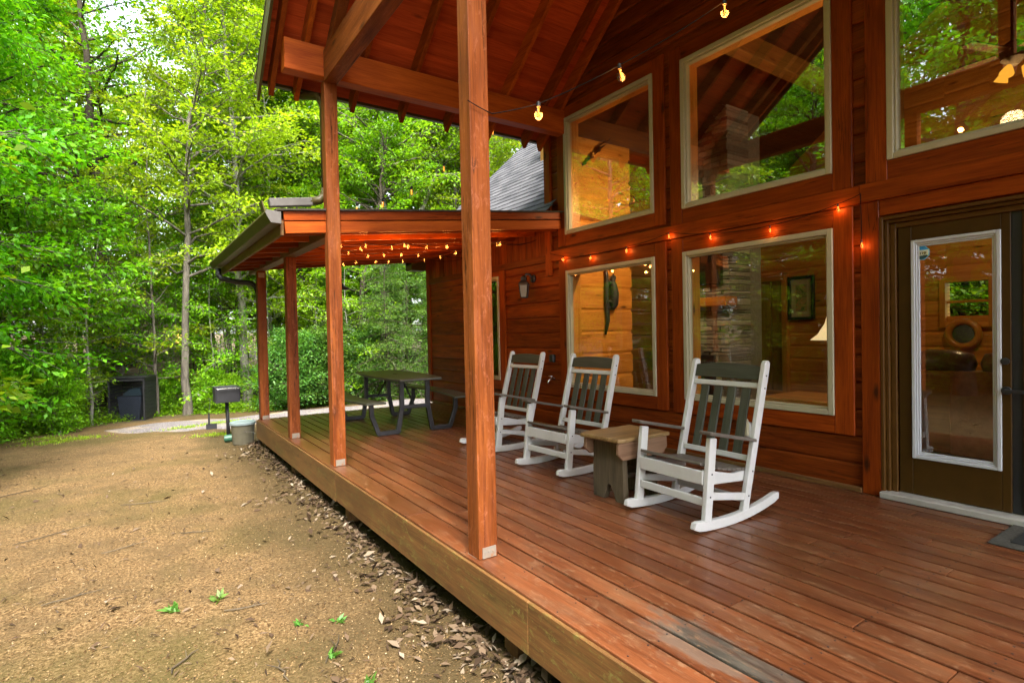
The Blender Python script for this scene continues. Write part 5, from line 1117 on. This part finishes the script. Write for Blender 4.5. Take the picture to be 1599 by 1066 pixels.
many('sapling', SAP, 'pale', 'bright', [(-1.75, 15.9, 0.9), (-2.4, 15.2, 1.1), (0.85, 18.6, 0.9), (1.75, 17.6, 0.95), (3.3, 18.0, 1.1), (-0.3, 18.6, 1.0), (4.6, 17.6, 1.0), (2.3, 19.2, 1.2), (5.3, 16.6, 1.0), (-1.9, 17.2, 1.2), (0.1, 19.0, 1.25)],
     ['thin sapling with layered bright leaves left of the crooked pale sapling', 'bushy sapling under the dense vivid tree at the left edge', 'low sapling between the bin enclosure and the slender grey tree', 'sapling just right of the slender grey trunk', 'sapling behind the park grill', 'sapling behind the bin enclosure', 'young layered tree in the undergrowth by the gravel drive'], 'sapling', 'leafy saplings at the edge of the wood')
many('shrub', SHR, 'grey', 'bright', [(-1.5, 14.9, 0.75), (-2.35, 13.6, 0.8), (-1.6, 17.4, 0.7), (1.6, 17.4, 0.7), (2.0, 17.0, 0.6), (3.2, 16.9, 0.7), (-1.8, 16.2, 1.0), (0.55, 17.9, 0.6), (3.9, 16.6, 0.7), (-3.0, 15.0, 1.1)] + [(-6.5 - 2.2 * (k % 3), -5 + 1.5 * k, 1.5) for k in range(13)] + [(12.6, 3.7, 1.7), (13.1, 4.4, 1.8), (12.7, 3.0, 1.6)],
     ['low green shrub at the yard edge left of the bin enclosure', 'lowest shrub at the far left edge of the yard', 'shrub touching the left side of the bin enclosure', 'shrub at the foot of the slender grey tree'] + ['leafy green shrub in the undergrowth beyond the gravel'] * 6 + ['leafy shrub across the yard, seen only mirrored in the windows'] * 13 + ['leafy shrub behind the cabin, seen through its back window'] * 3, 'shrub', 'green shrubs along the wood edge')
many('laurel_bush', LAU, 'dark', 'dark', [(3.55, 15.9, 1.0), (4.5, 16.2, 1.05), (5.6, 16.4, 1.0)], ['round dark laurel bush just right of the far lean-to posts', 'dark laurel bush seen between the lean-to posts and picnic table', 'dark laurel bush behind the picnic table'], 'bush', 'dark laurel bushes beyond the deck')
many('cedar_tree', CED, 'dark', 'cedar', [(6.1, 15.6, 0.95), (7.0, 16.2, 1.1), (7.6, 15.2, 0.9), (-2.6, 16.8, 0.8), (5.2, 17.8, 1.0), (8.4, 16.5, 1.1)], ['drooping dark cedar behind the left of the picnic table', 'tallest dark cedar beyond the picnic table', 'dark cedar close to the cabin corner', 'dark cedar in the shade at the far left', 'dark cedar among the laurel bushes', 'dark cedar mostly hidden by the cabin corner'], 'cedar', 'dark cedars in the undergrowth')

# ground cover along the edge of the wood
rg = np.random.default_rng(77); n = 15000
x = rg.uniform(-4, 8, n); edge = np.interp(x, [-4, -2.2, -1.4, -0.5, 0.6, 1.5, 3, 8], [11.0, 13.3, 15.0, 16.4, 17.3, 16.6, 15.9, 15.6]); y = edge + np.abs(rg.normal(0, 1.1, n)) + 0.1 * rg.normal(0, 1, n)
z = zg(x, y) + np.abs(rg.normal(0, 0.16, n)) * np.clip((y - edge) * 1.5 + 0.3, 0.2, 1.6)
a = rg.uniform(0, 6.28, n); V, F = leaves_np(rg, np.stack([x, y, z], -1), np.stack([np.cos(a), np.sin(a), np.full(n, 0.5)], -1), 0.075, 0.45, 0.6)
tag(npmesh('ground_cover', V, F, LEAF['bright'], None, np.repeat(np.clip(rg.normal(0.45, 0.25, n), 0, 1), 4)), kind='stuff')
# thin grass on the gravel and yard edge
n = 3000; cx_ = np.array([(1.3, 13.4), (0.75, 13.2), (1.7, 13.6), (-1.3, 12.6), (-1.5, 13.4), (-0.9, 12.9), (1.15, 11.0)])[rg.integers(0, 7, n)]
x = cx_[:, 0] + rg.normal(0, 0.22, n); y = cx_[:, 1] + rg.normal(0, 0.12, n); a = rg.uniform(0, 6.28, n)
V, F = leaves_np(rg, np.stack([x, y, zg(x, y)], -1), np.stack([np.cos(a) * 0.5, np.sin(a) * 0.5, np.full(n, 1.2)], -1), 0.06, 0.12, 0.8)
tag(npmesh('grass', V, F, LEAF['yellow'], None, np.repeat(rg.random(n), 4)), kind='stuff')
# litter of dead leaves and wood chips on the dirt
m_l, t, o = mat('dead_leaf'); rn = attr(t, 'rnd').outputs['Fac']
principled(t, o, ramp(t, rn, [(0.0, (0.025, 0.014, 0.007)), (0.35, (0.070, 0.042, 0.023)), (0.8, (0.14, 0.095, 0.058)), (1.0, (0.25, 0.20, 0.145))]).outputs[0], 0.85, 0.2)
n = 3000; y = 0.9 + 8.3 * rg.random(n) ** 1.25; x = 1.52 - np.abs(rg.normal(0, 0.22, n)) * (0.45 + 0.8 * np.abs(np.sin(y * 1.3 + 0.5) * np.sin(y * 2.9))); w2 = rg.random(n) < 0.12; x = np.where(w2, rg.uniform(-2.5, 1.4, n), x); k = rg.random(n) < 0.15; x = np.where(k, rg.uniform(1.5, 2.2, n), x)
a = rg.uniform(0, 6.28, n); V, F = leaves_np(rg, np.stack([x, y, zg(x, y) + np.abs(rg.normal(0.008, 0.012, n))], -1), np.stack([np.cos(a), np.sin(a), np.full(n, 0.1)], -1), 0.066, 0.42, 0.28)
tag(npmesh('leaf_litter', V, F, m_l, None, np.repeat(rg.random(n), 4)), kind='stuff')
m_c, t, o = mat('wood_chip'); rn = attr(t, 'rnd').outputs['Fac']
principled(t, o, ramp(t, rn, [(0.0, (0.06, 0.030, 0.011)), (0.45, (0.14, 0.082, 0.033)), (0.85, (0.25, 0.165, 0.078)), (1.0, (0.36, 0.27, 0.16))]).outputs[0], 0.9, 0.15)
n = 60000; y = 1.2 + 12 * rg.random(n) ** 1.7; x = rg.uniform(-1, 1, n) * (0.8 + 0.25 * y) - 0.05 * y + 0.2; ok = x < 1.55; x = x[ok]; y = y[ok]; n = len(x)
a = rg.uniform(0, 6.28, n); V, F = leaves_np(rg, np.stack([x, y, zg(x, y) + 0.004], -1), np.stack([np.cos(a), np.sin(a), np.full(n, 0.12)], -1), 0.013, 0.5, 0.3)
tag(npmesh('wood_chips', V, F, m_c, None, np.repeat(rg.random(n), 4)), kind='stuff')
n = 3500; y = 1.4 + 10 * rg.random(n) ** 1.5; x = rg.uniform(-1, 1, n) * (0.8 + 0.25 * y) - 0.05 * y + 0.2; ok = x < 1.5; x = x[ok]; y = y[ok]; n = len(x)
a = rg.uniform(0, 6.28, n); V, F = leaves_np(rg, np.stack([x, y, zg(x, y) + 0.006], -1), np.stack([np.cos(a), np.sin(a), np.full(n, 0.1)], -1), 0.05, 0.16, 0.3)
tag(npmesh('bark_bits', V, F, m_l, None, np.repeat(rg.random(n) * 0.8, 4)), kind='stuff')
# fallen sticks and sprouts one can count
sticks = [(-0.37, 4.42, 0.30, 10), (-0.12, 5.27, 0.32, 20), (0.02, 6.55, 0.4, -15), (-1.12, 7.91, 0.6, 35), (0.37, 5.34, 0.28, -25), (0.80, 2.88, 0.25, 60), (0.50, 3.62, 0.24, -8), (0.54, 2.85, 0.22, 95), (-0.62, 5.95, 0.55, 30), (0.15, 3.2, 0.2, 50)]
desc = ['straight pale stick left of the two lowest sprouts', 'thin curved stick in the middle of the yard', 'dark stick on the upper middle of the yard', 'long forked dark stick at the left edge of the yard', 'small stick near the darker patch before the deck', 'short stick beside the lowest sprout near the deck', 'broken grey stick between the sprouts', 'upright lying twig at the bottom of the picture', 'long dark twig at the lower left of the yard', 'little bent twig among the chips at bottom centre']
for (x, y, L, a), lb in zip(sticks, desc):
    a = R(a); pts = [(x + L * (k / 5 - 0.5) * math.cos(a) + random.uniform(-0.012, 0.012), y + L * (k / 5 - 0.5) * math.sin(a) + random.uniform(-0.012, 0.012)) for k in range(6)]
    m = MB(); m.tube([(px, py, gz(px, py) + 0.012) for px, py in pts], [0.003, 0.0045, 0.0045, 0.004, 0.003, 0.002], 6)
    px, py = pts[3]; m.tube([(px, py, gz(px, py) + 0.012), (px + 0.07 * math.cos(a + 0.7), py + 0.07 * math.sin(a + 0.7), gz(px, py) + 0.02)], [0.003, 0.0015], 5)
    tag(m.build('stick', Mt['barn'], None), lb, 'stick', 'fallen sticks on the dirt')
weeds = [(0.37, 3.84, 1.1, 'broad tuft of two sprouts in the middle of the dirt'), (0.14, 3.83, 1.1, 'low green sprout left of the broad tuft'), (0.72, 3.24, 0.8, 'tiny sprout between the broad tuft and the deck'), (0.78, 2.82, 1.0, 'leafy sprout at the bottom near the deck'), (0.90, 3.15, 0.8, 'upright little sprout closest to the leaf litter'), (0.85, 2.5, 0.9, 'lowest sprout near the bottom edge')]
for x, y, s_, lb in weeds:
    n = 16; a = rg.uniform(0, 6.28, n); rr = np.clip(rg.normal(0, 0.015 * s_, (n, 2)), -0.02, 0.02); V, F = leaves_np(rg, np.stack([x + rr[:, 0], y + rr[:, 1], zg(x + rr[:, 0], y + rr[:, 1]) + 0.005], -1), np.stack([np.cos(a), np.sin(a), np.full(n, 0.9)], -1), 0.05 * s_, 0.4, 0.6)
    tag(npmesh('sprout', V, F, LEAF['dark'], None, np.repeat(rg.uniform(0.4, 1, n), 4)), lb, 'sprout', 'green sprouts on the dirt')
